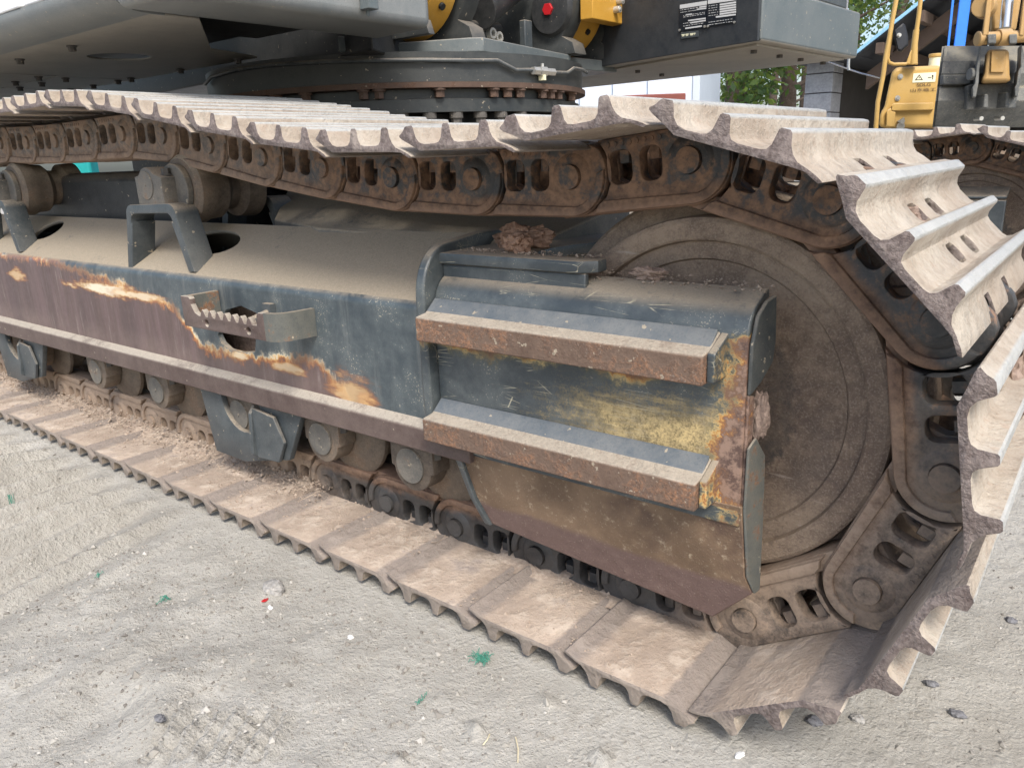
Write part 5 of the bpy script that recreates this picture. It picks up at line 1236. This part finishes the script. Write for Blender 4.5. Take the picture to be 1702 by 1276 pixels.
a_, c_ = np.array(atd(1000, 160, 7.6)), np.array(atd(1140, 165, 7.6)); zt = a_[2]; a_[2] = c_[2] = 0
b = B(); b.prism([tuple(a_), tuple(c_), tuple(c_+F0*.2), tuple(a_+F0*.2)], (0, 0, zt)); b2 = b.build('steel_stack', 'redbrown', None, .01)
tag(b2, 'low red-brown steel stack standing in front of the pale cabin', 'steel stack')

# trees
def tree(u, d, h, r0, crown_z, crown_r, label, seed, nleaf=5200):
    rr = np.random.default_rng(seed); rp = random.Random(seed); g = atd(u, 300, d); base = Vector((float(g[0]), float(g[1]), 0)); T = empty('tree', base)
    tag(T, label, 'tree', 'trees behind the yard')
    b = B(); lean = Vector((rp.uniform(-.15, .15), rp.uniform(-.15, .15), 0))
    tp = [lean*(t*t)+Vector((0, 0, h*.75*t)) for t in np.linspace(0, 1, 7)]; b.tube(tp, [r0*(1-.75*t) for t in np.linspace(0, 1, 7)], 12)
    tips = []
    for k in range(9):
        t = rp.uniform(.35, .95); p = tp[0].lerp(tp[-1], t); a = rp.uniform(0, 2*PI); L_ = crown_r*rp.uniform(.55, .95)
        e = p+Vector((math.cos(a)*L_, math.sin(a)*L_, L_*rp.uniform(.1, .6))); b.tube([p, p.lerp(e, .5)+Vector((0, 0, -.05*L_)), e], [r0*.28, r0*.17, r0*.05], 6); tips.append(e)
    b.build('trunk', 'bark', T)
    cen = [Vector((lean.x, lean.y, crown_z))+Vector((rr.normal(0, crown_r*.55), rr.normal(0, crown_r*.55), rr.uniform(-.45, 1.0)*crown_r)) for _ in range(26)] + tips
    C = np.array([tuple(c) for c in cen]); ci = rr.integers(0, len(C), nleaf)
    P = C[ci] + rr.normal(0, 1, (nleaf, 3))*crown_r*np.array([.20, .20, .15]); s = rr.uniform(.045, .10, nleaf)
    d1 = rr.normal(0, 1, (nleaf, 3)); d1 /= np.linalg.norm(d1, axis=1)[:, None]; d2 = np.cross(d1, rr.normal(0, 1, (nleaf, 3))); d2 /= np.linalg.norm(d2, axis=1)[:, None]
    V = np.stack([P-d1*s[:, None], P+d2*s[:, None]*.55, P+d1*s[:, None], P-d2*s[:, None]*.55], 1).reshape(-1, 3)
    me = bpy.data.meshes.new('crown'); me.from_pydata(V.tolist(), [], np.arange(nleaf*4).reshape(-1, 4).tolist()); me.update(); o = obj('crown', me, 'leaf', T, smooth=False); o['kind'] = 'stuff'
tree(1302, 17, 7, .22, 5.3, 2.3, 'thick dark trunk tree left of the block pillar', 1, 4200)
tree(1275, 22, 6, .16, 4.9, 1.9, 'thinner brown trunk between dark tree and cabin', 2, 3000)
tree(1218, 16, 6, .30, 3.2, 1.7, 'dark green bushy tree beside the cabin end', 3, 9000)
tree(1328, 24, 7, .16, 5.2, 2.0, 'slim tree touching the block pillar edge', 4, 2800)
tree(1470, 26, 11, .3, 8.0, 3.2, 'tall tree rising above the pale blue roof edge', 5, 9000)
tree(1400, 30, 11, .3, 6.5, 3.4, 'far tree crown between the grey deck and the shed roof', 6, 8000)
tree(1250, 30, 6, .15, 2.2, 1.4, 'low bright bush behind the thin trunks', 7, 3000)
tree(1640, 27, 10, .3, 5.5, 3.2, 'tree glimpsed through the shed wall opening by the blue post', 8, 6000)
# teal cloth glimpsed on the far side, under the upper run of the near track
P = np.array(atd(120, 281, 6.4)); P1 = np.array(atd(147, 264, 6.4)); wv = P1-P; wv[2] = 0
b = B(); P[2] = 0; b.prism([tuple(P), tuple(P+wv), tuple(P+wv+F0*.15), tuple(P+F0*.15)], (0, 0, float(P1[2]))); tag(b.build('covered_crate', 'teal', None, .02), 'turquoise covered crate glimpsed under the upper track run at left', 'crate')
